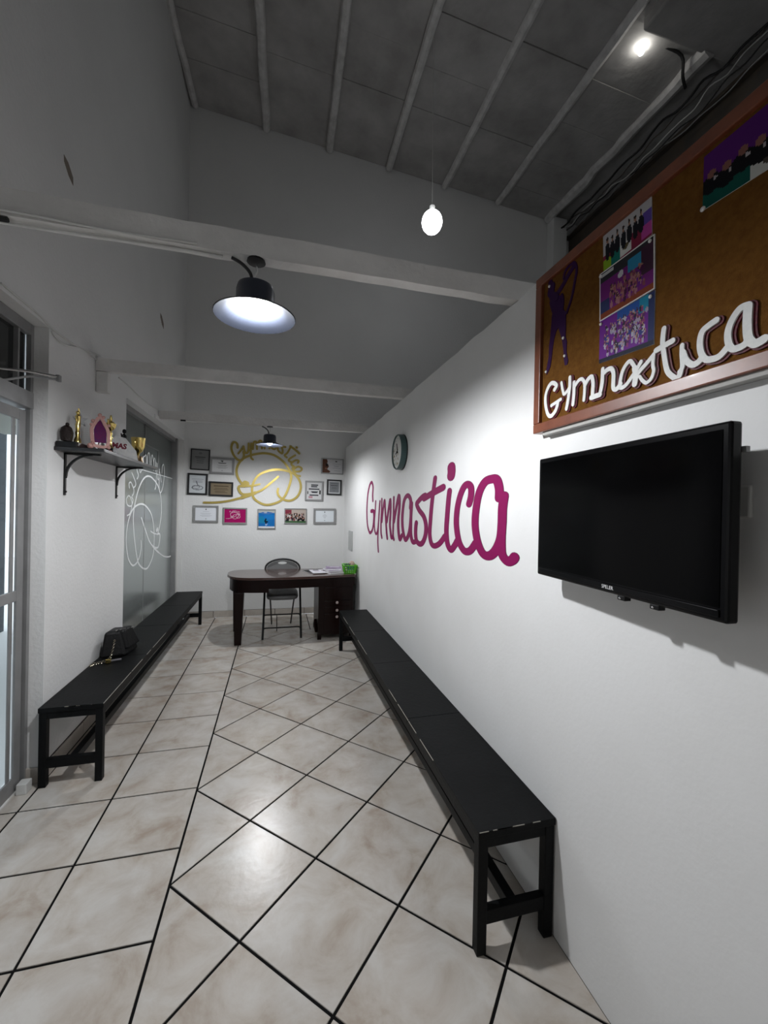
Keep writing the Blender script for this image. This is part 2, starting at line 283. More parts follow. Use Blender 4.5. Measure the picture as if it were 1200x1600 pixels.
GYM=[[0.009,[[1.275,2.283],[1.245,2.299],[1.214,2.322],[1.187,2.337]]],[0.005,[[1.241,2.322],[1.233,2.341],[1.211,2.35],[1.187,2.344],[1.176,2.316],[1.183,2.285],[1.198,2.233],[1.221,2.193]]],[0.006,[[1.248,2.267],[1.242,2.246],[1.244,2.216]]],[0.018,[[1.305,2.324],[1.309,2.307]]],[0.011,[[1.313,2.343],[1.312,2.341]]],[0.015,[[1.301,2.29],[1.279,2.273]]]]
GYM_POLY=[[1.311,2.282],[1.279,2.287],[1.255,2.268],[1.245,2.219],[1.226,2.198],[1.224,2.146],[1.225,2.113],[1.217,2.092],[1.219,2.057],[1.209,2.026],[1.213,2.012],[1.225,2.013],[1.23,2.033],[1.233,2.065],[1.241,2.101],[1.251,2.13],[1.264,2.16],[1.275,2.152],[1.286,2.128],[1.293,2.096],[1.297,2.069],[1.303,2.036],[1.317,2.018],[1.325,2.011],[1.326,2.031],[1.314,2.072],[1.313,2.11],[1.307,2.149],[1.303,2.183],[1.301,2.211],[1.298,2.225],[1.31,2.253],[1.316,2.272]]
GYM_PINS=[[1.316,2.332],[1.234,2.111],[1.225,2.046],[1.325,2.023]]
PHOTOS=[[[1.063,2.375],[0.894,2.377],[0.889,2.249],[1.057,2.236]],[[1.071,2.242],[0.88,2.245],[0.876,2.098],[1.067,2.094]],[[1.067,2.094],[0.876,2.095],[0.876,1.952],[1.067,1.966]],[[0.753,2.342],[0.623,2.345],[0.621,2.21],[0.754,2.218]]]
FRAMES=[[-1.111,2.0,-0.871,2.281],[-0.87,1.953,-0.555,2.182],[-1.145,1.666,-0.893,1.954],[-0.876,1.654,-0.566,1.853],[-1.066,1.296,-0.749,1.524],[-0.691,1.278,-0.376,1.502],[-0.24,1.215,0.007,1.493],[0.124,1.291,0.436,1.51],[0.532,1.291,0.855,1.518],[0.406,1.623,0.663,1.91],[0.717,1.714,0.931,1.94],[0.632,2.02,0.954,2.247]]
CABLE1=[[2.198,2.469],[2.289,2.47],[2.391,2.469],[2.503,2.467],[2.628,2.454],[2.768,2.455],[2.926,2.467],[3.104,2.497],[3.266,2.53]]
CABLE2=[[3.616,2.487],[3.831,2.49],[4.077,2.476],[4.359,2.473],[4.685,2.488],[4.907,2.505]]

# ------------------------------------------------------------------ the setting
XL, XR, YB = -1.195, .985, 6.04
WT = .14
b = MB()
b.box(XL-WT, XL, -3, 1.2, 0, 7.3); b.box(XL-WT, XL, 1.2, 2.62, 2.45, 7.3); b.box(XL-WT, XL, 2.62, 3.82, 0, 7.3)
b.box(XL-WT, XL, 3.82, 6.0, 2.385, 7.3); b.box(XL-WT, XL, 6.0, YB, 0, 7.3)
wall_left = struct('wall_left', b, wallm)
wall_back = struct('wall_back', MB().box(XL-WT, 6.6, YB, YB+.15, 0, 7.3), wallm)
# low partition with a slightly rough upper edge
b = MB(); n = 90; ys = np.linspace(-3, YB, n); zt = 2.41 + rng.normal(0, .0025, n)
for i in range(n-1):
    y0, y1 = ys[i], ys[i+1]; X0, X1 = XR, XR+.15
    b.add([(X0, y0, 0), (X1, y0, 0), (X1, y1, 0), (X0, y1, 0), (X0, y0, zt[i]), (X1, y0, zt[i]), (X1, y1, zt[i+1]), (X0, y1, zt[i+1])],
          [(4, 5, 6, 7), (1, 2, 6, 5), (3, 0, 4, 7)] + ([(0, 1, 5, 4)] if i == 0 else []) + ([(2, 3, 7, 6)] if i == n-2 else []))
wall_right = struct('wall_right', b, partm)
struct('wall_front', MB().box(XL-WT, 6.6, -3.15, -3, 0, 7.3), wallm)
struct('wall_hall', MB().box(6.6, 6.75, -3.15, YB+.15, 0, 7.3), wallm)
chip = mat('bare_plaster_patch', (.20, .17, .14), .9)
for (y, z, s) in ((2.80, 3.43, .05), (4.84, 3.45, .06)):
    b = MB(); pts = [(y-s*1.2, z+s), (y-s*.2, z+s*.9), (y+s*1.0, z+s*.1), (y+s*1.1, z-s*.8), (y, z-s*.5), (y-s*1.1, z+s*.3)]
    polyplate(b, pts, lambda yy, zz, d: (XL+d, yy, zz), .0, .002); b.build('paint_chip', chip, wall_left, label='small bare patch in the grey paint')

# ceiling: a slab, panels in bays, rounded joists
def zc(x, y): return 6.765-.0765*(x+.2)+.034*(y-6.04)
def jx(xi, y): return xi+.031*(y-6.04)
def skew(b, x0, x1, y0, y1, dz0, dz1, xin=True):
    p = []
    for dz in (dz0, dz1):
        for x, y in ((x0, y0), (x1, y0), (x1, y1), (x0, y1)):
            xx = jx(x, y) if xin else x
            p.append((xx, y, zc(xx, y)+dz))
    b.hexa(p)
b = MB(); skew(b, XL-WT, 6.7, -3.1, 6.15, .06, .16, False); ceiling = struct('ceiling', b, ceilm)
JX = [-1.13, -.21, .664, 1.55, 2.45, 3.37]
for k, (xa, xb) in enumerate(zip([-1.19]+JX[1:], JX[1:]+[4.34])):
    y = 2.2
    while y < 6.03:
        y2 = min(y+random.uniform(.5, .62), 6.035); dz = random.uniform(-.008, .008) - (.02 if k == 5 else 0)
        p = []
        tl = random.uniform(-.006, .006)
        b = MB(); skew(b, xa+.004, xb-.004, y+.0015, y2-.0015, .02+dz, .058); b.build('ceiling_panel', ceilm, ceiling, bevel=.003); y = y2
for k, x in enumerate(JX):
    path = [(jx(x, y)+random.uniform(-.006, .006), y, zc(jx(x, y), y)-.012+random.uniform(-.006, .006)) for y in np.linspace(-2.9, 6.0, 34)]
    r = .052 if k else .04
    if k == 0: path = [(px_+.0, py_, pz_+random.uniform(-.012, .012)) for px_, py_, pz_ in path]
    MB().tube(path, r, 8).build('joist', joistm, ceiling, smooth=True)
# bulging edge strip, drop beam and roof steel beyond the last joist
path = [(jx(4.30, y)+random.uniform(-.02, .02), y, zc(4.3, y)-.02+random.uniform(-.015, .015)) for y in np.linspace(3.3, 6.0, 16)]
MB().tube(path, [random.uniform(.06, .085) for _ in path], 8).build('plaster_edge', joistm, ceiling, smooth=True, label='uneven plaster edge of the ceiling')
b = MB(); b.box(3.42, 6.5, 2.7, 3.34, 6.28, 6.62); b.build('drop_beam', ceilm, ceiling, bevel=.02)
st = thing('steel_girder', (4.75, 1.5, 5.70), 'dark steel roof girder running above the far side of the partition', 'girder')
MB().box(4.66, 4.84, 1.3, 6.03, 6.14, 6.18).build('upper_flange', steel, st)
MB().box(4.73, 4.77, 1.3, 6.03, 5.72, 6.14).build('web', steel, st)
MB().box(4.64, 4.86, 1.3, 6.03, 5.68, 5.72).build('lower_flange', steel, st)
b = MB(); b.box(4.30, 4.56, 5.86, 6.035, 0, 6.36); b.build('wall_column', wallm, None, bevel=.01, label='pale square column at the back wall under the roof edge', cat='column')
for i in range(5):
    path = [(4.46+.035*i+random.uniform(-.02, .02), y, 6.24-.03*i+random.uniform(-.03, .03)+.04*math.sin(y*2+i)) for y in np.linspace(2.0, 5.9, 24)]
    path = [tuple(p) for p in catmull(path, 3)]
    MB().tube(path, .008 if i else .014, 5).build('roof_cable', [cable_k, steel, cable_w, cable_k, greyal][i], None, smooth=True,
        label=['thick black cable under the roof edge beside the pale column', 'dark brown cable sagging along the roof edge', 'white cable sagging along the roof edge beside the girder',
               'thin black cable nearest above the girder', 'white cable lowest of those beside the girder'][i], cat='cable', group='cables along the roof edge')

# floor: grout bed and tiles
floor = struct('floor', MB().box(-1.36, 6.6, -3, YB, -.08, -.004), grout)
S, TH = .40606, -.00468
XBd, YD, YR = -.38681, 1.78773, 1.57181
def rot(u, v): c, s = math.cos(TH), math.sin(TH); return (u*c-v*s, u*s+v*c)
def clip(poly, a, b_, c_):   # keep a*x+b*y<=c
    out = []
    for i in range(len(poly)):
        p, q = poly[i], poly[(i+1) % len(poly)]; dp = a*p[0]+b_*p[1]-c_; dq = a*q[0]+b_*q[1]-c_
        if dp <= 0: out.append(p)
        if dp*dq < 0: t = dp/(dp-dq); out.append((p[0]+(q[0]-p[0])*t, p[1]+(q[1]-p[1])*t))
    return out
G = .0050
YBK = YR+9*S
def area(p): return abs(sum(p[i][0]*p[(i+1) % len(p)][1]-p[(i+1) % len(p)][0]*p[i][1] for i in range(len(p))))/2
def tile(poly, uv_clips):
    for a, b_, c_ in uv_clips:
        poly = clip(poly, a, b_, c_)
        if len(poly) < 3: return
    p = [rot(*q) for q in poly]
    for a, b_, c_ in ((1, 0, XR-.001), (0, 1, YB-.001)):
        p = clip(p, a, b_, c_)
        if len(p) < 3: return
    if all(q[0] < XL for q in p) or True:
        cy = sum(q[1] for q in p)/len(p)
        lim = -1.34 if 1.2 < cy < 2.62 else XL+.001
        p = clip(p, -1, 0, -lim)
    if len(p) < 3 or area(p) < 2e-4: return
    if sum(p[i][0]*p[(i+1) % len(p)][1]-p[(i+1) % len(p)][0]*p[i][1] for i in range(len(p))) < 0: p = p[::-1]
    cx = sum(q[0] for q in p)/len(p); cy = sum(q[1] for q in p)/len(p)
    def inset(t):
        return [(q[0]+(cx-q[0])*t, q[1]+(cy-q[1])*t) for q in p]
    t = .0015/max(.05, math.sqrt(area(p)))
    b = MB(); n = len(p); dz = random.uniform(-.0003, .0003)
    b.add([(*q, -.006) for q in p]+[(*q, -.0012+dz) for q in p]+[(*q, dz) for q in inset(t*1.6)],
          [tuple(range(2*n, 3*n))]+[(i, (i+1) % n, n+(i+1) % n, n+i) for i in range(n)]+[(n+i, n+(i+1) % n, 2*n+(i+1) % n, 2*n+i) for i in range(n)])
    b.build('floor_tile', tilem, floor)
h = S/2-G
for i in range(-3, 4):
    for j in range(-11, 12):
        u0, v0 = XBd+i*S, YR+j*S
        sq = [(u0+G, v0+G), (u0+S-G, v0+G), (u0+S-G, v0+S-G), (u0+G, v0+S-G)]
        if i < 0 or j >= 9: tile(sq, [])
hd = S*.70711
for a in range(-1, 8):
    for k in range(-18, 16):
        if (a+k) % 2 == 0: continue
        cx, cy = XBd+a*hd, YD+k*hd; r = hd-G*1.414
        dm = [(cx-r, cy), (cx, cy-r), (cx+r, cy), (cx, cy+r)]
        tile(dm, [(-1, 0, -(XBd+G)), (0, 1, YBK-G)])
# tile baseboards
bb = struct('baseboard_back', MB().box(XL, XR, YB-.004, YB, 0, .088), grout)
for i in range(-2, 4):
    x0, x1 = max(XBd+i*S, XL+.012)+.003, min(XBd+(i+1)*S, XR-.002)-.003
    if x1 > x0: MB().box(x0, x1, YB-.013, YB-.003, .002, .086+random.uniform(-.002, .002)).build('baseboard_tile', basem, bb, bevel=.002)
bl = struct('baseboard_left', MB().box(XL, XL+.003, 2.625, 3.815, 0, .088), grout)
y = 2.63
for L in (.115, .35, .35, .35):
    MB().box(XL+.002, XL+.012, y+.003, min(y+L, 3.81)-.003, .002, .085).build('baseboard_tile', basem, bl, bevel=.002); y += L
MB().box(-1.27, XL+.012, 2.608, 2.618, .002, .085).build('baseboard_tile', basem, bl, bevel=.002)

# glazed entrance door
door = struct('door_1', MB().box(-1.284, -1.262, 2.592, 2.618, 0, 2.448), greyal)
def dpart(nm, *a, m_=greyal, par=None, bev=.003): return MB().box(*a).build(nm, m_, par or door, bevel=bev)
dpart('frame_head', -1.32, -1.262, 1.205, 2.592, 2.39, 2.448)
dpart('frame_post', -1.32, -1.262, 1.205, 1.26, 0, 2.39)
dpart('transom_bar', -1.325, -1.245, 1.26, 2.592, 2.0, 2.085)
dpart('transom_mullion', -1.315, -1.268, 2.492, 2.506, 2.085, 2.39)
dpart('glass_pane', -1.296, -1.290, 1.26, 2.592, 2.085, 2.39, m_=mat('dark_glass', (.02, .022, .022), .1), bev=0)
leaf = dpart('door_leaf', -1.282, -1.272, 2.520, 2.575, .015, 1.985, bev=.001)
dpart('gap_strip', -1.286, -1.280, 2.576, 2.591, 0, 1.99, m_=blackm, bev=0)  # black strip stands in for the dark gap beside the door leaf
dpart('leaf_stile', -1.312, -1.272, 1.265, 1.32, .015, 1.985, par=leaf)
dpart('leaf_rail', -1.286, -1.272, 1.32, 2.520, 1.93, 1.985, par=leaf)
dpart('leaf_rail', -1.286, -1.272, 1.32, 2.520, 1.0, 1.055, par=leaf)
dpart('leaf_rail', -1.286, -1.272, 1.32, 2.520, .015, .095, par=leaf)
for yy in (2.481, 2.13, 1.81, 1.5):
    dpart('leaf_bar', -1.282, -1.276, yy-.012, yy+.012, .095, 1.93, par=leaf, bev=0)
dpart('glass_pane', -1.2905, -1.2885, 1.32, 2.520, .095, 1.93, m_=glassc, par=leaf, bev=0)
MB().box(-1.262, -1.215, 2.52, 2.575, 0, .055).build('door_stop', plastic_w, None, bevel=.004, label='small pale block on the floor at the foot of the glass door frame', cat='door stop')
t = thing('door_closer', (-1.18, 2.44, 2.14), 'chrome bracket arm sticking out above the glass entrance door', 'door closer')
MB().tube([(-1.27, 2.345, 2.135), (-1.19, 2.43, 2.155), (-1.102, 2.517, 2.163)], .007).build('upper_arm', chrome, t, smooth=True)
MB().tube([(-1.27, 2.345, 2.075), (-1.19, 2.44, 2.135), (-1.102, 2.517, 2.148)], .006).build('lower_arm', greyal, t, smooth=True)
MB().box(-1.112, -1.094, 2.505, 2.53, 2.138, 2.172).build('end_cap', greyal, t, bevel=.003)
# what stands outside the door
struct('ground_outside', MB().box(-9, -1.36, -6, 14, -.12, -.02), mat('pale_pavement', (.75, .75, .73), .8))
MB().box(-3.3, -3.1, -3, 5.90, -.02, 2.4).build('outside_wall', mat('grey_render', (.07, .08, .09), .8, noise=(3, .7, (.05, .055, .06))), None, label='dull grey wall seen through the entrance door glass', cat='wall')
MB().box(-2.6, -1.9, 2.9, 4.9, 2.18, 2.24).build('canopy', mat('canopy_cream', (.6, .6, .52), .6), None, label='pale canopy edge outside the top of the entrance door', cat='canopy')

# frosted sliding window with etched emblem
win = struct('window_1', MB().box(-1.31, -1.245, 5.86, 5.92, 0, 2.384), greyal)
MB().box(-1.335, -1.245, 5.92, 5.998, 0, 2.384).build('frame_post', plastic_w, win)
MB().box(-1.32, -1.262, 3.825, 5.86, 2.335, 2.384).build('frame_head', greyal, win)
MB().box(-1.304, -1.296, 3.825, 5.85, 0, 1.86).build('glass_pane', glassf, win, label='frosted lower glass pane')
MB().box(-1.318, -1.308, 3.825, 5.85, 1.84, 2.335).build('glass_pane', mat('frosted_glass_upper', (.12, .135, .13), .35), win, label='darker upper glass pane')
MB().box(-1.306, -1.294, 4.715, 4.722, 0, 2.335).build('glass_joint', greyal, win)
MB().box(-1.31, -1.290, 3.825, 5.85, 1.858, 1.866).build('glass_edge', etch, win)
b = MB(); b.box(-1.306, -1.300, 4.70, 5.24, 2.13, 2.142); b.box(-1.306, -1.300, 5.22, 5.24, 1.88, 2.13); b.build('frame_strip', greyal, win)
MB().box(-1.45, -1.40, 3.7, 6.1, 0, 2.6).build('unseen_backing', mat('dark_backing', (.03, .03, .03), .8), win)  # unseen panel added behind the glass to close off outside light
gl = lambda y, z, d: (-1.2955+d, y, z)
def to_glass(p): return (4.70-(p[0]+.03)*1.35, 1.22+(p[1]-1.83)*1.35)
b = MB()
for nme, strokes in GOLD:
    for w_, pts in strokes: ribbon(b, [to_glass(p) for p in pts], w_*.7, gl, 0, .0006, 1.2)
for nme, strokes in GOLD_LETTERS:
    for w_, pts in strokes: ribbon(b, [to_glass(p) for p in pts], w_*.6, gl, 0, .0008, 1.2)
b.build('etched_emblem', etch, win, label='white mirrored club emblem etched on the frosted glass')
struct('trim_1', MB().box(XL-.02, XL+.012, 4.62, 5.35, 2.388, 2.43), wallm)

# white painted cross beams
for i, (y, lab) in enumerate(((1.575, 'white painted cross beam carrying the nearer lit lamp'), (3.205, 'white painted cross beam in the middle, with no lamp on it'),
                              (4.755, 'white painted cross beam nearest the back wall, above the gold emblem'))):
    b = MB(); n = 24; xs = np.linspace(XL+.002, 1.30, n)
    j = [random.uniform(-.0025, .0025) for _ in range(n*2)]
    for k in range(n-1):
        p = []
        for dz, q in ((2.412, 0), (2.497, n)):
            for kk, yy in ((k, y), (k+1, y), (k+1, y+.055), (k, y+.055)): p.append((xs[kk], yy, dz+j[kk+q]))
        b.add(p, [(3, 2, 1, 0), (4, 5, 6, 7), (0, 1, 5, 4), (2, 3, 7, 6)]+([(3, 0, 4, 7)] if k == 0 else [])+([(1, 2, 6, 5)] if k == n-2 else []))
    b.build('cross_beam', beamm, None, label=lab, cat='beam', group='white cross beams')

# ------------------------------------------------------------------ lamps
def lamp(loc, power, label, group='hat shaped pendant lamps'):
    x, y, z = loc   # underside of the beam
    t = thing('pendant_lamp', (x, y, z-.22), label, 'lamp', group)
    MB().lathe([(.003, 0), (.032, 0), (.034, -.008), (.003, -.012)], (x, y, z), 16).build('ceiling_plate', blackm, t, smooth=True)
    MB().tube([(x, y, z-.01), (x+.004, y, z-.04), (x-.006, y, z-.065), (x, y, z-.09)], .004, 6).build('chain', chrome, t, smooth=True)
    MB().tube([tuple(p) for p in catmull([(x-.085, y, z-.004), (x-.05, y, z-.02), (x-.02, y, z-.05), (x-.012, y, z-.09)], 5)], .006, 6).build('cord', cable_k, t, smooth=True)
    dome = [(.004, -.086), (.045, -.088), (.063, -.097), (.068, -.115), (.069, -.165), (.078, -.178), (.12, -.196), (.146, -.206)]
    inn = [(r-.002, h-.003) for r, h in dome[::-1]]
    sh = MB().lathe(dome, (x, y, z), 36); sh.f = sh.f[:-2]
    s = sh.build('lamp_shade', shade, t, smooth=True)
    sh = MB().lathe(inn, (x, y, z), 36); sh.f = [tuple(f) for f in sh.f[:-2]]
    sh.build('shade_lining', shade_in, s, smooth=True, label='blue grey inside of the shade')
    MB().lathe([(.02, -.10), (.02, -.135), (.016, -.14)], (x, y, z), 12).build('socket', plastic_w, t, smooth=True)
    MB().ball((x, y, z-.172), .033, 1.1, 16).build('bulb', bulb_mat('bulb_%d' % power, power), t, smooth=True, label='glowing white bulb')
    return t
lamp((-.085, 1.60, 2.412), LAMP_NEAR, 'nearer hat shaped lamp, brightly lit, hanging from the front beam')
lamp((-.075, 4.78, 2.412), LAMP_FAR, 'farther hat shaped black lamp hanging in front of the gold emblem')
for hx, hy, hz, pw_, lb in ((1.573, 4.2, 4.615, HALL_BULB, 'bright bare bulb hanging on a long wire high in the hall'), (1.45, -1.05, 3.0, ADDED_REAR_BULB, 'added unseen bare bulb in the hall behind the viewer, lighting the beam fronts')):  # the rear bulb is an added light for the front faces of the beams
    t = thing('bare_bulb', (hx, hy, hz-.12), lb, 'lamp')
    MB().ball((hx, hy, hz), .11, 1.1, 18).build('bulb', bulb_mat('hall_bulb_glow_%d' % pw_, pw_), t, smooth=True, label='glowing white bulb')  # ball oversized so its shape takes in the glare around the bulb
    MB().lathe([(.02, .10), (.03, .11), (.03, .17), (.01, .18)], (hx, hy, hz), 12).build('socket', plastic_w, t, smooth=True)
    MB().tube([(hx, hy, hz+.17), (hx-.013, hy, hz+1), (hx-.02, hy, zc(hx, hy)+.03)], .004, 5).build('cord', cable_w, t)
t = thing('ceiling_bulb', (3.57, 3.52, 6.3), 'small long bulb in a dark holder under the ceiling edge, top right', 'lamp')
MB().ball((3.60, 3.53, 6.36), .034, 1.7, 14).build('bulb', bulb_mat('small_bulb_glow', SOFFIT_BULB, (1, .98, .92)), t, smooth=True, label='glowing elongated bulb')
MB().lathe([(.04, .07), (.045, .10), (.06, .11), (.06, .13), (.01, .14)], (3.57, 3.52, 6.35), 14).build('socket', blackm, t, smooth=True)
MB().tube([tuple(p) for p in catmull([(3.57, 3.52, 6.48), (3.8, 3.47, 6.40), (4.03, 3.44, 6.33), (4.12, 3.5, 6.2), (4.22, 3.55, 6.15)], 4)], .015, 6).build('cord', cable_k, t, smooth=True)

# cables and small fittings on the left wall and beams
def wall_path(pts, x=XL+.008): return [(x, float(p[0]), float(p[1])) for p in catmull(pts, 4)]
MB().tube(wall_path(CABLE1), .005, 6).build('wall_cable', cable_w, None, smooth=True, label='white cable sagging along the left wall from above the door to the middle beam', cat='cable')
MB().tube([(x, y, z-.02-.02*math.sin(i*.5)) for i, (x, y, z) in enumerate(wall_path(CABLE1[4:]))], .004, 6).build('wall_cable', cable_w, None, smooth=True, label='second thinner cable sagging just below the first, left of the middle beam', cat='cable')
MB().tube(wall_path(CABLE2), .005, 6).build('wall_cable', cable_w, None, smooth=True, label='white cable along the left wall above the frosted window', cat='cable')
bc = MB(); bc.tube([(x, 1.566, 2.416-.004*math.sin(x*9)) for x in np.linspace(-1.18, -.28, 14)], .004, 6)
bc.tube([(x, 1.60, 2.404-.004*math.sin(x*7+1)) for x in np.linspace(-1.18, -.2, 14)], .004, 6)
bc.build('beam_cable', cable_w, None, smooth=True, label='pair of white cables stapled under the front beam left of the lamp', cat='cable')
MB().tube([(-1.19, 1.585, 2.404), (-.84, 1.585, 2.403)], .009, 6).build('beam_cable', cable_k, None, smooth=True, label='black cable end under the front beam at the left edge', cat='cable')
MB().box(XL+.002, XL+.075, 3.215, 3.265, 2.27, 2.41).build('bracket_block', beamm, None, bevel=.004, label='small white block under the left end of the middle beam', cat='bracket')
MB().box(-.98, -.93, 4.748, 4.756, 2.400, 2.416).build('beam_clip', blackm, None, label='tiny black clip on the rear beam near the left wall', cat='clip')
MB().tube([(x, 4.752, 2.408) for x in np.linspace(-.93, -.17, 6)], .003, 5).build('beam_cable', cable_w, None, label='thin cable along the rear beam leading to the far lamp', cat='cable')
MB().box(XR-.012, XR, 5.33, 5.60, .965, 1.222).build('switch_panel', mat('panel_grey', (.42, .43, .42), .5), None, bevel=.003, label='flat grey cover plate low on the white wall near the back corner', cat='panel')
MB().box(-1.10, -1.09, YB-.02, YB, .2, .21).build('wall_hook', blackm, None, label='tiny dark stud on the back wall behind the left bench', cat='stud')

# ------------------------------------------------------------------ magenta wall lettering
t = thing('wall_lettering', (XR, 2.9, 1.5), 'big magenta handwritten word Gymnastica painted on the right wall', 'lettering')
for k, (ch, strokes) in enumerate(WALL_SIGN):
    for nm_, grp in ((('letter', strokes[:1]), ('letter_dot', strokes[1:])) if ch == 'i' else (('letter', strokes),)):
        b = MB(); b2 = MB()
        for q, (w_, pts) in enumerate(grp):
            w_ *= .86 if k > 4 else .95
            ribbon(b, pts, w_, RW(XR), 0, .0012+.0004*q+.00005*k, 1.85, 7); ribbon(b2, pts, w_+.0016, RW(XR), 0, .0004+.00002*q+.00002*k, 1.85, 7)
        o = b.build(nm_, magenta, t); b2.build('letter_outline', magdark, o)

# gold emblem on the back wall
t = thing('wall_emblem', (-.03, YB, 1.75), 'gold cut-out club emblem of looping ribbon and gymnast on the back wall', 'emblem')
for k, (nme, strokes) in enumerate(GOLD):
    b = MB()
    for q, (w_, pts) in enumerate(strokes): ribbon(b, pts, w_*1.2, BW(YB), .004, .012+.0006*q+.002*k, 1, 7)
    b.build('ribbon_loops' if nme == 'hoop' else 'gymnast_figure', goldm, t)
for k, (ch, strokes) in enumerate(GOLD_LETTERS):
    for nm_, grp in ((('letter', strokes[:1]), ('letter_dot', strokes[1:])) if ch == 'i' else (('letter', strokes),)):
        b = MB()
        for q, (w_, pts) in enumerate(grp): ribbon(b, pts, w_*1.25, BW(YB), .004, .014+.0006*q+.0002*k, 1, 6)
        b.build(nm_, goldm, t)

# ------------------------------------------------------------------ notice board
bx0 = .957
t = thing('notice_board', (.965, .78, 1.80), 'cork notice board in a red-brown wooden frame above the television', 'notice board')
Y0, Y1, Z0, Z1 = .02, 1.385, 1.803, 2.388
MB().box(bx0, .975, Y0+.02, Y1-.02, Z0+.02, Z1-.02).build('cork_sheet', cork, t)
MB().box(.955, .984, Y0+.03, Y1-.045, Z0-.012, Z0+.02).build('lower_strip', mat('plain_grey', (.42, .41, .39), .7), t)  # grey strip showing just below the lower frame rail
for (ya, yb, za, zb, nm_) in ((Y0, Y1, Z0, Z0+.035, 0), (Y0, Y1, Z1-.035, Z1, 0), (Y0, Y0+.035, Z0+.035, Z1-.035, 1), (Y1-.035, Y1, Z0+.035, Z1-.035, 1)):
    fr = MB().box(.944, .980, ya, yb, za, zb).build('frame_rail', redwood, t, bevel=.003)
cp = RW(bx0)
t = thing('board_lettering', (.955, .95, 1.83), 'white cut-out handwritten word Gymnastica on dark red backing, pinned along the board bottom', 'lettering')
for k, (ch, strokes) in enumerate(BOARD_SIGN):
    b = MB()
    for q, (w_, pts) in enumerate(strokes): ribbon(b, pts, w_*.98, cp, .003, .0075+.0003*q+.00005*k, 1, 6)
    o = b.build('letter', white, t)
    b = MB()
    for q, (w_, pts) in enumerate(strokes): ribbon(b, [(p[0]-.004, p[1]-.002) for p in pts], w_*.98+.0035, cp, .0003, .0035+.0001*q+.00003*k, 1, 6)
    b.build('letter_backing', redback, o, label='dark red glitter backing')
t = thing('gymnast_cutout', (.956, 1.27, 2.0), 'purple paper silhouette of a rhythmic gymnast with ribbon, at the board left edge', 'cut-out')
b = MB(); polyplate(b, GYM_POLY, cp, .0003, .002)
for q, (w_, pts) in enumerate(GYM): ribbon(b, pts, w_, cp, .0003, .0022+.0002*q)
b.build('figure', purple, t)
def pin(y, z, par, d=.004, r=.005):
    MB().lathe([(r*.6, -d-.003), (r, -d-.001), (r, -d+.001)], (bx0, y, z), 10, 'x').build('pin', mat('pin_white', (.8, .78, .76), .4), par, smooth=True)
for y, z in GYM_PINS: pin(y, z, t)
def crowd(img, n, x0, x1, y0, y1, cols, r=.03):
    for i in range(n):
        y = y0+(y1-y0)*i/n; x = random.uniform(x0, x1)
        disc(img, x, y+r*1.6, r*.9, r*2.2, random.choice(cols)); disc(img, x, y-r*.6, r*.45, r*.75, random.choice([(.30, .16, .11), (.38, .21, .15), (.05, .03, .03)]))
im1 = blank(56, 40, (.42, .41, .42))
rect(im1, .0, 1, .62, 1, (.20, .02, .05)); rect(im1, .84, 1, .40, .7, (.10, .06, .30)); rect(im1, .80, 1, .68, .95, (.42, .06, .28)); rect(im1, 0, .17, .72, 1, (.22, .38, .02))
rect(im1, .17, .38, .66, .98, (.01, .16, .13)); rect(im1, .38, .60, .62, .96, (.62, .62, .60)); disc(im1, .49, .78, .06, .07, (.10, .08, .04))
for i, x in enumerate((.10, .21, .32, .45, .57, .69, .80)):
    yy = .40+.03*(i % 2); disc(im1, x, yy+.18, .055, .20, (.012, .012, .016)); disc(im1, x, yy-.05, .022, .06, (.30, .17, .12)); disc(im1, x, yy-.10, .024, .04, (.03, .02, .02))
im2 = blank(60, 44, (.16, .02, .17))
rect(im2, 0, 1, 0, .22, (.03, .03, .035)); rect(im2, .55, .82, .14, .38, (.03, .22, .38)); rect(im2, .78, 1, .10, .62, (.05, .02, .04)); rect(im2, 0, 1, .86, 1, (.22, .05, .02)); rect(im2, 0, .2, .62, .86, (.03, .04, .12)); rect(im2, .03, .28, .05, .12, (.5, .5, .5))
crowd(im2, 70, .22, .85, .38, .80, [(.20, .05, .08), (.30, .10, .12), (.06, .01, .05), (.35, .15, .18), (.12, .02, .2)], .028)
disc(im2, .42, .30, .05, .07, (.55, .55, .58)); rect(im2, 0, 1, 0, .03, (.75, .74, .72)); rect(im2, 0, 1, .97, 1, (.75, .74, .72)); rect(im2, 0, .02, 0, 1, (.75, .74, .72)); rect(im2, .98, 1, 0, 1, (.75, .74, .72))
im3 = blank(60, 44, (.13, .015, .22))
rect(im3, .60, 1, 0, .30, (.01, .20, .32)); rect(im3, .35, .75, 0, .2, (.02, .08, .30)); rect(im3, .9, 1, .0, 1, (.02, .03, .10)); rect(im3, 0, 1, .90, 1, (.01, .012, .03))
crowd(im3, 170, .10, .88, .16, .82, [(.42, .40, .46), (.34, .28, .38), (.22, .04, .14), (.30, .28, .36), (.03, .02, .05), (.03, .04, .18), (.10, .02, .12)], .024)
im4 = blank(64, 40, (.075, .012, .13)); rect(im4, .5, 1, 0, .35, (.05, .012, .22)); rect(im4, 0, .35, .72, 1, (.004, .07, .055)); rect(im4, .62, 1, .72, 1, (.09, .004, .01)); rect(im4, .33, .64, .70, 1, (.50, .51, .48))
disc(im4, .49, .84, .09, .07, (.06, .05, .04)); disc(im4, .49, .83, .045, .04, (.02, .015, .01))
for i in range(9):
    x = .06+i*.11; yy = .42+.05*(i % 2); disc(im4, x, yy+.18, .075, .17, (.006, .006, .008)); disc(im4, x, yy, .030, .08, (.20, .09, .07)); disc(im4, x+.03, yy+.12, .012, .05, (.35, .33, .34))
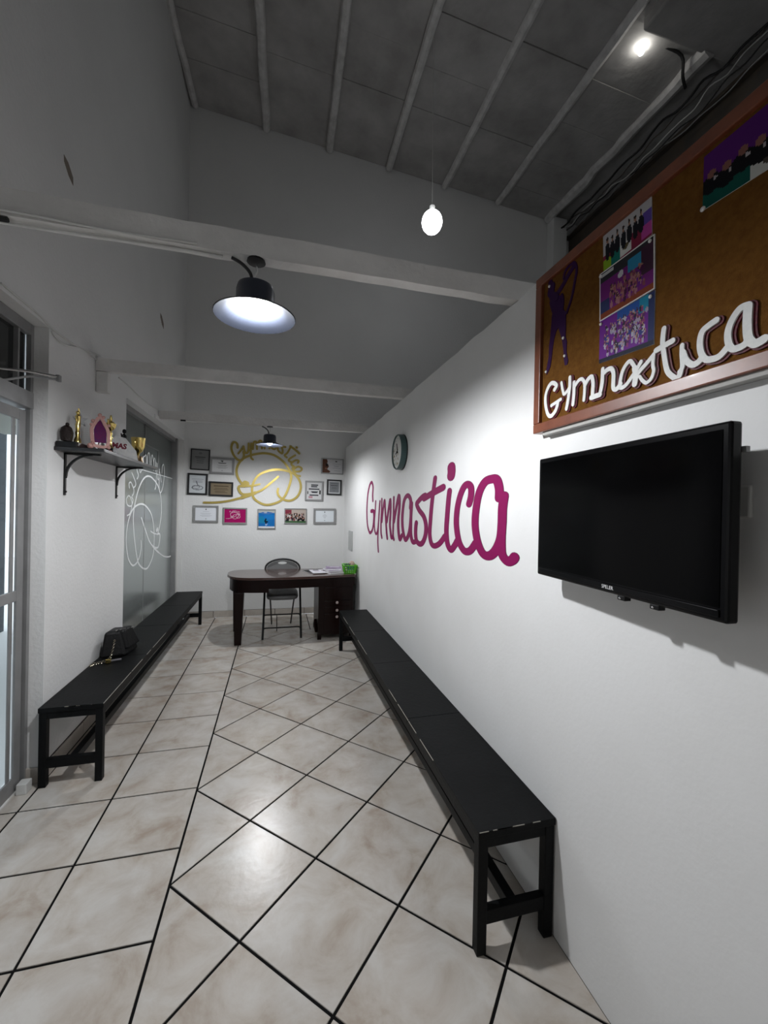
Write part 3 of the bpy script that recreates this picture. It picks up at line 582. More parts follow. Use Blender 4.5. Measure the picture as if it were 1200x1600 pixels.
P4 = PHOTOS[3]; k_ = .30/(P4[0][0]-P4[1][0]); P4 = [P4[0], [P4[0][0]+(P4[1][0]-P4[0][0])*k_, P4[0][1]+(P4[1][1]-P4[0][1])*k_], [P4[3][0]+(P4[2][0]-P4[3][0])*k_, P4[3][1]+(P4[2][1]-P4[3][1])*k_], P4[3]]
for i, (im, q, lab) in enumerate(((im1, PHOTOS[0], 'team photo with black tracksuits behind a flag, topmost of the three stacked prints'), (im2, PHOTOS[1], 'white-bordered arena team photo, middle of the three stacked prints'),
                    (im3, PHOTOS[2], 'group photo of people in white shirts on purple, lowest of the three stacked prints'), (im4, P4, 'purple team photo with flag, alone at the board upper right'))):
    d = (.002, .0035, .0025, .002)[i]
    c = Vector((bx0-d, sum(p[0] for p in q)/4, min(p[1] for p in q)))
    t = thing('photo_print', c, lab, 'photo', 'photos pinned on the notice board')
    raster('print', im, *[(bx0-d, p[0], p[1]) for p in q], t)
    b = MB(); b.add([(bx0-d+.0006, p[0], p[1]) for p in q]+[(bx0-.0001, p[0], p[1]) for p in q], [(0, 3, 2, 1), (4, 5, 6, 7), (0, 1, 5, 4), (1, 2, 6, 5), (2, 3, 7, 6), (3, 0, 4, 7)]); b.build('photo_sheet', paper, t)
    if i < 3: pin(q[1][0]+.012, q[1][1]-.012, t, d+.002); pin(q[0][0]-.006, q[0][1]-.010, t, d+.002)
    else: pin(q[3][0]-.002, q[3][1]+.002, t, d+.002, .006)

# ------------------------------------------------------------------ television
tvL, tvR = Vector((.898, 1.276, 0)), Vector((.865, .594, 0)); dv = tvR-tvL; TW = dv.length-.022; rz = math.atan2(dv.y, dv.x)
tv = thing('television', (tvL.x, tvL.y, 1.288), 'black flat television mounted on the right wall under the notice board', 'television', rz=rz)
Hh = .405
MB().box(0, TW, 0, .03, 0, Hh).build('casing', tvblack, tv, bevel=.006, local=True)
MB().box(.12, TW-.12, .03, .055, .05, .33).build('back_cover', blackm, tv, bevel=.01, local=True)
MB().box(.016, TW-.016, -.0012, .001, .030, Hh-.016).build('screen', screenm, tv, local=True)
MB().box(.016, TW-.016, -.004, .001, .010, .026).build('lower_trim', tvblack, tv, bevel=.002, local=True)
text_mesh('SPELER', .014, .0004, lambda x, y, z: (.322+x, -.0046-z, .0118+y), 'brand_mark', mat('mark_white', (.75, .75, .75), .5), tv, local=True)
for x in (.372, .475):
    c = MB().box(x, x+.026, .002, .022, -.011, .002).build('mounting_clip', blackm, tv, local=True, bevel=.002)
    MB().ball((x+.010, .0012, -.005), .0032, 1, 8).build('screw', chrome, c, local=True)
MB().box(.20, .23, .055, .095, .02, .38).build('wall_bracket', blackm, tv, local=True); MB().box(.44, .47, .055, .115, .02, .38).build('wall_bracket', blackm, tv, local=True)
MB().box(TW-.02, TW+.004, .032, .042, Hh-.062, Hh-.050).build('side_knob', greyal, tv, local=True)
o = MB().box(XR-.012, XR, .652, .75, 1.50, 1.57).build('wall_outlet', plastic_w, None, bevel=.004, label='pale wall outlet half hidden behind the right edge of the television', cat='outlet')

# clock
t = thing('wall_clock', (XR, 3.20, 1.83), 'round wall clock with a floral face and teal rim above the magenta lettering', 'clock')
cy, cz, cr = 3.20, 1.975, .142
sh = MB().lathe([(cr, 0), (cr, -.046), (cr-.006, -.052), (cr-.010, -.046), (cr-.011, -.040), (.004, -.040)], (XR-.001, cy, cz), 40, 'x')
sh.build('clock_case', mat('teal_rim', (.045, .085, .085), .35), t, smooth=True)
MB().lathe([(cr+.002, 0), (cr+.002, -.008), (cr, -.008)], (XR-.0005, cy, cz), 40, 'x').build('case_edge', blackm, t, smooth=True)
im = blank(44, 44, (.50, .50, .47)); Yg, Xg = np.mgrid[0:44, 0:44]; mask = ((Xg-21.5)**2+(Yg-21.5)**2) < 21.8**2
for i in range(26): disc(im, random.uniform(.05, .62), random.uniform(.35, .9), random.uniform(.02, .06), random.uniform(.02, .06), random.choice([(.16, .17, .09), (.24, .20, .12), (.12, .10, .07), (.40, .37, .33)]))
for i in range(12): a = i*PI/6; disc(im, .5+.42*math.sin(a), .5-.42*math.cos(a), .018, .018, (.03, .03, .03))
R = cr-.011
raster('clock_face', im, (XR-.0415, cy+R, cz+R), (XR-.0415, cy-R, cz+R), (XR-.0415, cy-R, cz-R), (XR-.0415, cy+R, cz-R), t, mask)
b = MB(); b.tube([(XR-.044, cy, cz), (XR-.044, cy+.02, cz+.07)], .003, 5); b.build('minute_hand', blackm, t); MB().tube([(XR-.044, cy, cz), (XR-.044, cy+.05, cz-.01)], .004, 5).build('hour_hand', blackm, t)
MB().ball((XR-.045, cy, cz), .009, 1, 8).build('hub', blackm, t)

# ------------------------------------------------------------------ framed certificates
def lines(img, rows, col=(.25, .25, .27)):
    for y, x0, x1 in rows: rect(img, x0, x1, y, y+.02, col)
std = [(.30, .35, .65), (.42, .25, .75), (.50, .3, .7), (.60, .22, .78), (.68, .3, .7)]
def cert(bg, col=(.28, .28, .30), w_=40, h=30, rows=std, seal=True):
    im = blank(w_, h, bg); lines(im, rows, col)
    if seal: disc(im, .5, .15, .035, .05, (.10, .10, .10)); disc(im, .5, .86, .03, .04, (.3, .3, .32))
    return im
ims = []
i0 = cert((.22, .22, .22), (.09, .09, .09), 30, 38, [(.33, .2, .8), (.36, .2, .8), (.46, .25, .75), (.56, .3, .7), (.66, .3, .7)], False); disc(i0, .5, .16, .1, .06, (.15, .15, .15)); ims.append(i0)
i1 = cert((.60, .60, .60), (.35, .35, .35)); rect(i1, .42, .55, .08, .14, (.05, .05, .05)); rect(i1, .3, .7, .24, .29, (.15, .15, .15)); ims.append(i1)
i2 = blank(34, 42, (.58, .61, .63)); lines(i2, [(.22, .15, .85), (.3, .2, .8), (.38, .2, .8)], (.25, .25, .28))
for a in np.linspace(0, 2*PI, 60): disc(i2, .5+.32*math.cos(a), .70+.11*math.sin(a), .025, .02, (.12, .13, .15)); disc(i2, .42+.22*math.cos(a), .66+.08*math.sin(a), .02, .015, (.2, .2, .22))
for s_ in np.linspace(0, 1, 14): disc(i2, .42+.12*s_, .35+.25*s_, .03, .02, (.12, .12, .14))
ims.append(i2)
i3 = cert((.20, .16, .105), (.07, .05, .03), 40, 28, [(.2, .15, .85), (.24, .15, .85), (.42, .2, .8), (.55, .15, .85), (.68, .2, .7), (.8, .2, .8)], False); ims.append(i3)
ims.append(cert((.70, .72, .76), (.5, .52, .56)))
def emblem(im, sx, sy, ox, oy, col):
    for g, wd in ((GOLD, .0075), (GOLD_LETTERS, .0040)):
        for nme, strokes in g:
            for w_, pts in strokes:
                for p in catmull(pts, 10): disc(im, ox+(p[0]+.10)*sx, oy-(p[1]-1.85)*sy, wd, wd*1.4, col)
i5 = blank(84, 60, (.33, .004, .10)); emblem(i5, .52, .68, .5, .52, (.70, .62, .68)); ims.append(i5)
i6 = blank(40, 50, (.01, .14, .42)); rect(i6, 0, 1, 0, .17, (.42, .44, .42)); rect(i6, 0, 1, .93, 1, (.6, .65, .7)); disc(i6, .25, .55, .35, .2, (.01, .20, .38)); disc(i6, .7, .4, .4, .15, (.01, .17, .48)); disc(i6, .5, .17, .36, .07, (.06, .16, .40)); disc(i6, .42, .14, .10, .05, (.35, .40, .5))
for p in ((.45, .52, .04, .07), (.42, .62, .06, .08), (.52, .66, .08, .05), (.46, .74, .05, .04)): disc(i6, *p, (.005, .01, .02))
for p in ((.45, .80), (.5, .84), (.44, .88), (.55, .79)): disc(i6, *p, .025, .02, (.6, .65, .7))
ims.append(i6)
i7 = blank(56, 40, (.42, .36, .32)); rect(i7, 0, .3, .05, .35, (.20, .03, .05)); rect(i7, 0, 1, .85, 1, (.05, .12, .05)); crowd(i7, 60, .04, .96, .30, .75, [(.008, .008, .012), (.02, .02, .03), (.55, .52, .52), (.16, .02, .04), (.008, .008, .01)], .045); ims.append(i7)
i8 = cert((.68, .72, .75), (.45, .47, .5), 40, 30, [(.3, .45, .55), (.40, .4, .6), (.48, .38, .62), (.56, .42, .58), (.64, .44, .56)]); ims.append(i8)
i9 = blank(34, 42, (.60, .60, .60))
for y, x0, x1 in ((.12, .28, .75), (.22, .3, .7), (.36, .15, .85), (.52, .3, .75), (.56, .35, .7), (.72, .22, .8)): rect(i9, x0, x1, y, y+.06, (.04, .04, .05))
rect(i9, .05, .12, .52, .68, (.01, .01, .01)); rect(i9, .86, .95, .45, .68, (.01, .01, .01)); rect(i9, .15, .4, .82, .92, (.45, .25, .28)); ims.append(i9)
i10 = blank(34, 42, (.60, .61, .62)); rect(i10, .1, .9, .07, .9, (.20, .21, .22)); lines(i10, [(.2, .2, .8), (.34, .2, .8), (.36, .2, .8), (.5, .3, .7), (.6, .3, .7), (.75, .4, .6)], (.06, .06, .06)); ims.append(i10)
i11 = cert((.56, .55, .56), (.34, .34, .36), 44, 32, [(.3, .5, .9), (.45, .55, .85), (.5, .6, .8), (.62, .5, .9), (.8, .6, .9)], False)
for j in range(32): rect(i11, 0, .22+.20*j/32*(.6+.4*math.sin(j*.5)), j/32, (j+1)/32, (.12, .055, .035))
disc(i11, .22, .42, .07, .10, (.03, .02, .02)); disc(i11, .18, .68, .05, .06, (.28, .14, .10)); disc(i11, .68, .14, .05, .06, (.1, .1, .1)); ims.append(i11)
blk, slv = mat('black_frame', (.012, .012, .013), .35), mat('silver_frame', (.36, .36, .355), .35, .55, noise=(120, .8, (.22, .22, .22)))
labs = [('black upright frame with a grey plaque, highest at the left of the gold emblem', blk, .014), ('silver landscape frame with a white certificate just left of the gold G', slv, .03),
        ('black upright frame with a white sheet showing a dancer drawing', blk, .024), ('black landscape frame with a bronze plaque', blk, .022),
        ('silver landscape frame with white certificate at the left end of the bottom row', slv, .026), ('silver frame with a magenta card bearing the white club emblem', slv, .02),
        ('upright silver frame with a blue poster under the gold emblem', slv, .015), ('silver frame with a group photo of dancers in black', slv, .013),
        ('silver landscape frame with white certificate at the right end of the bottom row', slv, .030), ('upright silver frame with a bold black printed diploma', slv, .022),
        ('black upright frame with a small grey certificate on a white mount', blk, .022), ('silver landscape frame with certificate and brown photo, highest on the right', slv, .016)]
for i, ((x0, z0, x1, z1), (lab, fm, fwid)) in enumerate(zip(FRAMES, labs)):
    tl = math.radians((1.4, .6, .8, .8, .2, .1, -.2, -.3, -.4, .4, .5, .8)[i])
    cx, cz = (x0+x1)/2, (z0+z1)/2
    t = thing('picture_frame', (cx, YB-.012, z0), lab, 'picture frame', 'frames on the back wall')
    def rp(x, z, y): dx, dz = x-cx, z-cz; return (cx+dx*math.cos(tl)+dz*math.sin(tl), y, cz-dx*math.sin(tl)+dz*math.cos(tl))
    def bar(xa, xb, za, zb, ya, yb, nm_, m_):
        b = MB(); b.hexa([rp(xa, za, ya), rp(xb, za, ya), rp(xb, za, yb), rp(xa, za, yb), rp(xa, zb, ya), rp(xb, zb, ya), rp(xb, zb, yb), rp(xa, zb, yb)]); b.build(nm_, m_, t, bevel=.0015)
    ya, yb = YB-.024, YB-.001
    bar(x0, x1, z1-fwid, z1, ya, yb, 'frame_rail', fm); bar(x0, x1, z0, z0+fwid, ya, yb, 'frame_rail', fm)
    bar(x0, x0+fwid, z0+fwid, z1-fwid, ya, yb, 'frame_rail', fm); bar(x1-fwid, x1, z0+fwid, z1-fwid, ya, yb, 'frame_rail', fm)
    g = fwid-.001
    raster('print', ims[i], rp(x0+g, z1-g, YB-.014), rp(x1-g, z1-g, YB-.014), rp(x1-g, z0+g, YB-.014), rp(x0+g, z0+g, YB-.014), t)

# ------------------------------------------------------------------ benches
def bench(x0, x1, y0, y1, label):
    t = thing('bench', ((x0+x1)/2, (y0+y1)/2, 0), label, 'bench', 'long black benches'); H = .424
    n = 4; L = (y1-y0)/n
    for i in range(n): MB().box(x0, x1, y0+i*L+(.001 if i else 0), y0+(i+1)*L-.001, H-.026, H-random.uniform(0, .0008)).build('seat_board', black, t, bevel=.002)
    s = .036
    for x in (x0+.003, x1-s-.003):
        for y in (y0+.003, y1-s-.003): MB().box(x, x+s, y, y+s, 0, H-.026).build('leg', black, t, bevel=.003)
        MB().box(x+.004, x+s-.004, y0+s+.003, y1-s-.003, H-.066, H-.027).build('side_rail', black, t, bevel=.002)
    for y in (y0+.006, y1-s):
        MB().box(x0+s+.003, x1-s-.003, y, y+.03, H-.062, H-.027).build('end_rail', black, t, bevel=.002)
        MB().box(x0+s+.003, x1-s-.003, y, y+.03, .100, .148).build('foot_rail', black, t, bevel=.002)
    xc = (x0+x1)/2; MB().box(xc-.018, xc+.018, y0+.036, y1-.036, .102, .144).build('stretcher', black, t, bevel=.002)
    b = MB(); xe = x0 if x0 > 0 else x1   # chipped light wear along the aisle edge
    y = y0
    while y < y1-.3:
        L = random.uniform(.05, .5)
        if random.random() < .6: b.box(xe-.0012, xe+.0012, y, min(y+L, y1), H-.0022, H+.0004)
        y += L*random.uniform(1, 1.6)
    for _ in range(6): xx = random.uniform(x0, x1-.06); b.box(xx, xx+random.uniform(.02, .06), y0-.0008, y0+.0008, H-.002, H+.0005)
    b.build('worn_edge', worn, t, label='chipped pale paint along the seat edge', kind='stuff')
bench(.681, .982, 1.255, 4.40, 'long black bench along the white right wall, from the desk to the foreground')
bench(-1.188, -.884, 2.555, 5.72, 'long black bench along the left wall below the frosted window, with the handbag on it')

# ------------------------------------------------------------------ desk
t = thing('desk', (.2, 5.08, 0), 'dark mahogany office desk with a rounded left end near the back wall', 'desk')
ol = [(-.515, 5.0), (-.45, 4.83), (-.32, 4.735), (-.055, 4.70), (.36, 4.725), (.62, 4.765), (.80, 4.80), (.935, 4.83)]
ol = [tuple(p) for p in catmull(ol, 6)]
outline = ol+[(.94, 5.385), (.41, 5.385), (-.1, 5.385)]+[tuple(p) for p in catmull([(-.30, 5.385), (-.46, 5.34), (-.525, 5.2), (-.515, 5.0)], 5)][:-1]
def shrink(pts, d):
    n = len(pts); out = []
    for i in range(n):
        a, c = Vector(pts[i-1]), Vector(pts[(i+1) % n]); tt = (c-a).normalized(); out.append((pts[i][0]-tt.y*d, pts[i][1]+tt.x*d))
    return out
b = MB(); b.prism(outline, .712, .728); b.prism(shrink(outline, .004), .728, .740); b.build('table_top', desktop, t, bevel=.004)
ap = shrink(outline, .028); 
left = [p for p in ap if p[0] < .02]; 
def apron(pts, z0, z1, nm_):
    b = MB(); inn = shrink_open(pts, .02); n = len(pts)
    vs = [(*p, z0) for p in pts]+[(*p, z1) for p in pts]+[(*p, z0) for p in inn]+[(*p, z1) for p in inn]
    fs = [(i, i+1, n+i+1, n+i) for i in range(n-1)]+[(2*n+i+1, 2*n+i, 3*n+i, 3*n+i+1) for i in range(n-1)]+[(i+1, i, 2*n+i, 2*n+i+1) for i in range(n-1)]+[(0, n, 3*n, 2*n), (n-1, 3*n-1, 4*n-1, 2*n-1)]
    b.add(vs, fs); b.build(nm_, mahog, t)
def shrink_open(pts, d):
    n = len(pts); out = []
    for i in range(n):
        a, c = Vector(pts[max(i-1, 0)]), Vector(pts[min(i+1, n-1)]); tt = (c-a).normalized(); out.append((pts[i][0]-tt.y*d, pts[i][1]+tt.x*d))
    return out
nfr = len(ol); front = ap[:nfr]; rest = ap[nfr+2:]
curve = rest+front
curve = [p for p in curve if p[0] < .03 or p[1] < 5.2]
fl = [p for p in curve if p[0] < -.02]; fr2 = [p for p in front if p[0] > -.06]
apron(fl, .572, .713, 'apron'); apron(fr2, .612, .713, 'drawer_front')
for lx, ly in ((-.366, 4.79), (-.425, 5.33)):
    w1, w2 = .052, .036
    MB().prism([(lx-w2-.006, ly-w2), (lx+w2-.006, ly-w2), (lx+w2-.006, ly+w2), (lx-w2-.006, ly+w2)], 0, .573, top=[(lx-w1, ly-w1), (lx+w1, ly-w1), (lx+w1, ly+w1), (lx-w1, ly+w1)]).build('leg', mahog, t, bevel=.004)
bow = [(.50+.41*i/12, 4.80-.035*math.sin(PI*i/12)+.03*i/12) for i in range(13)]
ped = MB().prism(bow+[(.91, 5.36), (.50, 5.36)], .055, .712).build('pedestal', mahog, t)
for i, (za, zb) in enumerate(((.45, .60), (.38, .445), (.30, .375), (.10, .295))):
    bb_ = [(x, y-.008) for x, y in bow[2:-1]]
    MB().prism(bb_+[(p[0], p[1]+.012) for p in bb_[::-1]], za, zb).build('drawer', mahog, ped, bevel=.002)
for z in (.429, .341, .267): MB().lathe([(.004, .015), (.009, .006), (.017, 0), (.015, -.006), (.004, -.008)], (.71, 4.752, z), 12, 'y').build('knob', knobm, ped, smooth=True)
for fx, fy in ((.515, 4.805), (.89, 4.83), (.515, 5.33), (.89, 5.33)): MB().box(fx-.022, fx+.022, fy-.022, fy+.022, 0, .058).build('foot', mahog, ped, bevel=.004)
MB().tube([(.488, 5.02, .17), (.486, 4.95, .12), (.488, 4.86, .08)], [.02, .026, .018], 8).build('scroll_bracket', mahog, ped, smooth=True)

# magazines, papers and basket
def booklet(cx, cy, z, w_, d, th, a, col, label, nm_='magazine'):
    t_ = thing(nm_, (cx, cy, z), label, 'magazine' if nm_ == 'magazine' else 'paper', 'papers and magazines on the desk')
    c, s_ = math.cos(a), math.sin(a)
    R_ = lambda x, y: (cx+x*c-y*s_, cy+x*s_+y*c)
    MB().prism([R_(-w_/2, -d/2), R_(w_/2, -d/2), R_(w_/2, d/2), R_(-w_/2, d/2)], z, z+th).build('pages', paper, t_)
    im = blank(24, 30, col)
    for i in range(7): rect(im, random.uniform(0, .5), random.uniform(.55, 1), random.uniform(0, .8), random.uniform(.1, 1), random.choice([(.10, .06, .11), (.55, .52, .58), (.25, .18, .28), (.03, .03, .04), col]))
    zz = z+th+.0006
    raster('cover', im, (*R_(-w_/2, d/2), zz), (*R_(w_/2, d/2), zz), (*R_(w_/2, -d/2), zz), (*R_(-w_/2, -d/2), zz), t_)
booklet(.475, 5.10, .741, .21, .28, .004, .25, (.02, .02, .02), 'black bordered sheet at the left edge of the papers on the desk', 'paper_sheet')
booklet(.53, 5.05, .7465, .20, .27, .006, .12, (.66, .65, .70), 'white leaflet lying on the black bordered sheet', 'paper_sheet')
booklet(.74, 5.26, .741, .20, .26, .022, -.1, (.35, .32, .38), 'grey magazine at the back middle of the desk papers')
booklet(.68, 5.00, .741, .18, .25, .018, .35, (.12, .08, .12), 'dark magazine at the bottom of the pile next to the green basket')
booklet(.69, 5.02, .7605, .18, .25, .016, .15, (.50, .46, .54), 'pale magazine in the middle of the pile next to the green basket')
booklet(.70, 5.05, .778, .18, .24, .016, -.1, (.28, .22, .32), 'purple grey magazine on top of the pile next to the green basket')
t = thing('basket', (.89, 4.97, .741), 'small bright green plastic basket on the desk corner', 'basket')
b = MB(); z0, z1 = .741, .835; x0, x1, y0, y1 = .825, .945, 4.89, 5.05; e = .016
for i, z in enumerate((z0, z0+.03, z0+.06, z1-.004)):
    k = e*(i/3)
    for (xa, ya, xb, yb) in ((x0-k, y0-k, x1+k, y0-k), (x1+k, y0-k, x1+k, y1+k), (x1+k, y1+k, x0-k, y1+k), (x0-k, y1+k, x0-k, y0-k)):
        b.tube([(xa, ya, z+.004), (xb, yb, z+.004)], .0045 if i < 3 else .007, 6)
b.build('rims', green, t, smooth=True)
b = MB()
for f_ in np.linspace(0, 1, 6):
    for s_ in (0, 1):
        xx = x0+(x1-x0)*f_; kx = e*(2*f_-1); yy = y0 if s_ == 0 else y1; ky = -e if s_ == 0 else e; b.tube([(xx, yy, z0), (xx+kx, yy+ky, z1)], .0055, 5)
        yy = y0+(y1-y0)*f_; ky = e*(2*f_-1); xx = x0 if s_ == 0 else x1; kx = -e if s_ == 0 else e; b.tube([(xx, yy, z0), (xx+kx, yy+ky, z1)], .0055, 5)
b.box(x0, x1, y0, y1, z0, z0+.004); b.build('slats', green, t)
MB().prism([(x0+.02, y0-.001), (x1-.01, y0-.001), (x1-.01, y0+.004), (x0+.02, y0+.004)], .785, .825).build('blue_card', mat('blue_card', (.03, .14, .22), .5), t)
b = MB(); leafm = mat('dark_green_leaf', (.03, .08, .05), .6)
for i in range(9):
    a = random.uniform(-.2, 1.2)*PI; c0 = Vector((.855, 4.96, .80)); c1 = c0+Vector((.06*math.cos(a), .05*math.sin(a), random.uniform(.03, .07))); b.tube([c0, (c0+c1)/2+Vector((0, 0, .01)), c1], [.004, .007, .001], 5)
b.build('tufted_item', leafm, None, label='dark green leafy tuft poking out of the basket', cat='plant')
MB().ball((.915, 4.99, .835), .038, 1.2, 10).build('crumpled_bag', mat('beige_paper', (.45, .33, .27), .8, bump=(30, 1)), None, smooth=True, label='crumpled beige packet in the green basket', cat='packet')

# ------------------------------------------------------------------ folding chair
t = thing('folding_chair', (.10, 5.1, 0), 'black folding chair with grey padded seat behind the desk', 'chair')
def arc_path():
    P = [(-.115, 4.885, .008), (-.110, 5.04, .22), (-.108, 5.20, .44), (-.108, 5.34, .62), (-.108, 5.412, .715)]
    for a in np.linspace(PI, 0, 15): P.append((.104+.212*math.cos(a), 5.43+.035*math.sin(a), .745+.110*math.sin(a)))
    P += [(.316, 5.412, .715), (.316, 5.34, .62), (.315, 5.20, .44), (.315, 5.04, .22), (.315, 4.885, .008)]
    return P
MB().tube(arc_path(), .0125, 10).build('main_frame', blackm, t, smooth=True)
MB().tube([(-.04, 5.10, .44), (-.03, 5.33, .22), (-.02, 5.54, .008)], .009, 8).build('rear_leg', blackm, t, smooth=True)
MB().tube([(.24, 5.10, .44), (.23, 5.33, .22), (.22, 5.54, .008)], .009, 8).build('rear_leg', blackm, t, smooth=True)
for z, dz in ((.245, .03), (.115, .03)):
    yb = 4.885+z*.71
    MB().tube([tuple(p) for p in catmull([(-.110, yb-.012, z-dz), (-.104, yb-.004, z-.008), (-.085, yb, z), (0, yb, z), (.10, yb, z), (.20, yb, z), (.285, yb, z), (.304, yb-.004, z-.008), (.312, yb-.012, z-dz)], 4)], .008, 8).build('cross_brace', blackm, t, smooth=True)
b = MB(); n = 20; prof = []
sq = [(.10+.185*abs(math.cos(a))**.5*(1 if math.cos(a) > 0 else -1), 5.17+.185*abs(math.sin(a))**.5*(1 if math.sin(a) > 0 else -1)) for a in [2*PI*(i+.5)/28 for i in range(28)]]
ring = lambda k, z: [((p[0]-.10)*k+.10, (p[1]-5.17)*k+5.17, z+(.015*(p[1]-5.17)/.18)) for p in sq]
vs = ring(.97, .445)+ring(1, .455)+ring(1, .480)+ring(.93, .497)+ring(.7, .507)+ring(.3, .511)
N = 28; fs = [(i*N+k, i*N+(k+1) % N, (i+1)*N+(k+1) % N, (i+1)*N+k) for i in range(5) for k in range(N)]+[tuple(range(5*N, 6*N)), tuple(reversed(range(N)))]
b.add(vs, fs); b.build('seat', greyfab, t, smooth=True)
# backrest pad with hand hole
outer = [(.104+.198*math.cos(a), 5.45, .742+.098*math.sin(a)) for a in np.linspace(0, PI, 15)]+[(-.094, 5.4, .69), (-.03, 5.22, .672), (.10, 5.22, .668), (.23, 5.22, .672), (.302, 5.4, .69)]
hole = [(.100+.055*math.cos(a), 5.262, .808+.018*math.sin(a)) for a in np.linspace(0, 2*PI, 21)[:-1]]
# ring of quads between hole and outline
def ray_hit(a):
    d = Vector((math.cos(a), math.sin(a))); best = None; P = [(p[0]-.10, p[2]-.808) for p in outer]
    for i in range(len(P)):
        p, q = Vector(P[i]), Vector(P[(i+1) % len(P)]); e_ = q-p; den = d.x*e_.y-d.y*e_.x
        if abs(den) < 1e-9: continue
        tt = (p.x*e_.y-p.y*e_.x)/den; uu = (p.x*d.y-p.y*d.x)/den
        if tt > 0 and -1e-6 <= uu <= 1.000001 and (best is None or tt < best): best = tt
    return (.10+d.x*best, .808+d.y*best)
n = 40; A_ = np.linspace(0, 2*PI, n+1)[:-1]; yo = lambda z: 5.452-.05*max(0, (.74-z))/.1
rims = [ray_hit(a) for a in A_]; hs = [(.10+.055*math.cos(a), .808+.018*math.sin(a)) for a in A_]
b = MB(); vs = [(x, yo(z)-.012, z) for x, z in rims]+[(x, yo(z)-.014, z) for x, z in hs]+[(x, yo(z)+.012, z) for x, z in rims]+[(x, yo(z)+.012, z) for x, z in hs]
fs = []
for i in range(n):
    j = (i+1) % n; fs += [(i, j, n+j, n+i), (2*n+j, 2*n+i, 3*n+i, 3*n+j), (j, i, 2*n+i, 2*n+j), (n+i, n+j, 3*n+j, 3*n+i)]
b.add(vs, fs); b.build('backrest', greyfab, t)

# ------------------------------------------------------------------ handbag
t = thing('handbag', (-1.07, 3.400, .424), 'small black handbag with chain strap standing on the left bench', 'handbag')
bagm = mat('black_leather', (.003, .003, .0035), .42, spec=.25, bump=(60, .2))
B0 = [(-1.165, 3.270), (-1.01, 3.320), (-.985, 3.520), (-1.15, 3.500)]; T0 = [(-1.155, 3.320), (-1.055, 3.350), (-1.035, 3.480), (-1.145, 3.470)]
MB().prism(B0, .426, .60, top=T0).build('bag_body', bagm, t, bevel=.018)
MB().prism([(-1.075, 3.320), (-1.00, 3.340), (-.975, 3.515), (-1.06, 3.505)], .47, .605, top=[(-1.09, 3.350), (-1.04, 3.355), (-1.025, 3.485), (-1.08, 3.480)]).build('flap', bagm, t, bevel=.012)
b = MB()
for i in range(5): a = Vector((-1.085+.018*i, 3.330+.022*i, .607-.001*i)); b.tube([a, a+Vector((.010, .012, .003))], .003, 5)
b.build('zip_pull', chrome, t)
def chain(name, pts, r, par):
    b = MB(); P = catmull(pts, 5)
    for i, p in enumerate(P):
        p = Vector(p); a = i % 2*PI/2; q = []
        for k in range(9):
            th = 2*PI*k/8; q.append((p.x+r*math.cos(th)*math.cos(a+.6), p.y+r*math.cos(th)*math.sin(a+.6), p.z+r*1.2*math.sin(th)))
        b.tube(q, r*.33, 5)
    b.build(name, mat('gold_chain', (.50, .46, .36), .25, 1), par, smooth=True)
chain('chain_strap', [(-1.075, 3.285, .55), (-1.08, 3.270, .50), (-1.085, 3.245, .45), (-1.10, 3.220, .436)], .0055, t)
chain('chain_strap', [(-1.10, 3.220, .436), (-1.13, 3.190, .434), (-1.16, 3.170, .434), (-1.17, 3.140, .434)], .006, t)
MB().tube([(-1.10, 3.200, .434), (-1.06, 3.215, .436), (-1.015, 3.235, .435)], .007, 6).build('strap', mat('grey_strap', (.25, .24, .26), .4, .5), t, smooth=True)
MB().box(-1.095, -1.065, 3.180, 3.200, .427, .455).build('buckle', goldt, t, bevel=.003)

# ------------------------------------------------------------------ trophy shelf
ZS = 1.822
t = thing('wall_shelf', (-1.07, 3.24, 1.55), 'black wooden shelf on two iron brackets on the left wall', 'shelf')
shm = mat('shelf_black', (.016, .015, .016), .35)
MB().box(XL+.001, -.948, 2.685, 3.80, ZS-.020, ZS).build('shelf_board', shm, t, bevel=.002)
for y in (2.81, 3.62):
    b = MB(); b.box(XL, XL+.008, y-.009, y+.009, 1.555, ZS-.021); b.box(XL, XL+.185, y-.009, y+.009, ZS-.030, ZS-.021)
    arc = [(XL+.008+.135*(1-math.cos(a)), y, 1.665+.13*math.sin(a)) for a in np.linspace(0, PI/2, 10)]
    for a_, c_ in zip(arc[:-1], arc[1:]):
        n_ = Vector((c_[2]-a_[2], 0, -(c_[0]-a_[0]))).normalized()*.006
        p = [(a_[0]-n_.x, y-.007, a_[2]-n_.z), (a_[0]+n_.x, y-.007, a_[2]+n_.z), (a_[0]+n_.x, y+.007, a_[2]+n_.z), (a_[0]-n_.x, y+.007, a_[2]-n_.z)]
        q = [(c_[0]-n_.x, y-.007, c_[2]-n_.z), (c_[0]+n_.x, y-.007, c_[2]+n_.z), (c_[0]+n_.x, y+.007, c_[2]+n_.z), (c_[0]-n_.x, y+.007, c_[2]-n_.z)]
        b.hexa(p+q)
    o = b.build('bracket', blackm, t)
    for z in (1.575, 1.66): MB().ball((XL+.010, y, z), .006, 1, 8).build('screw', blackm, o)
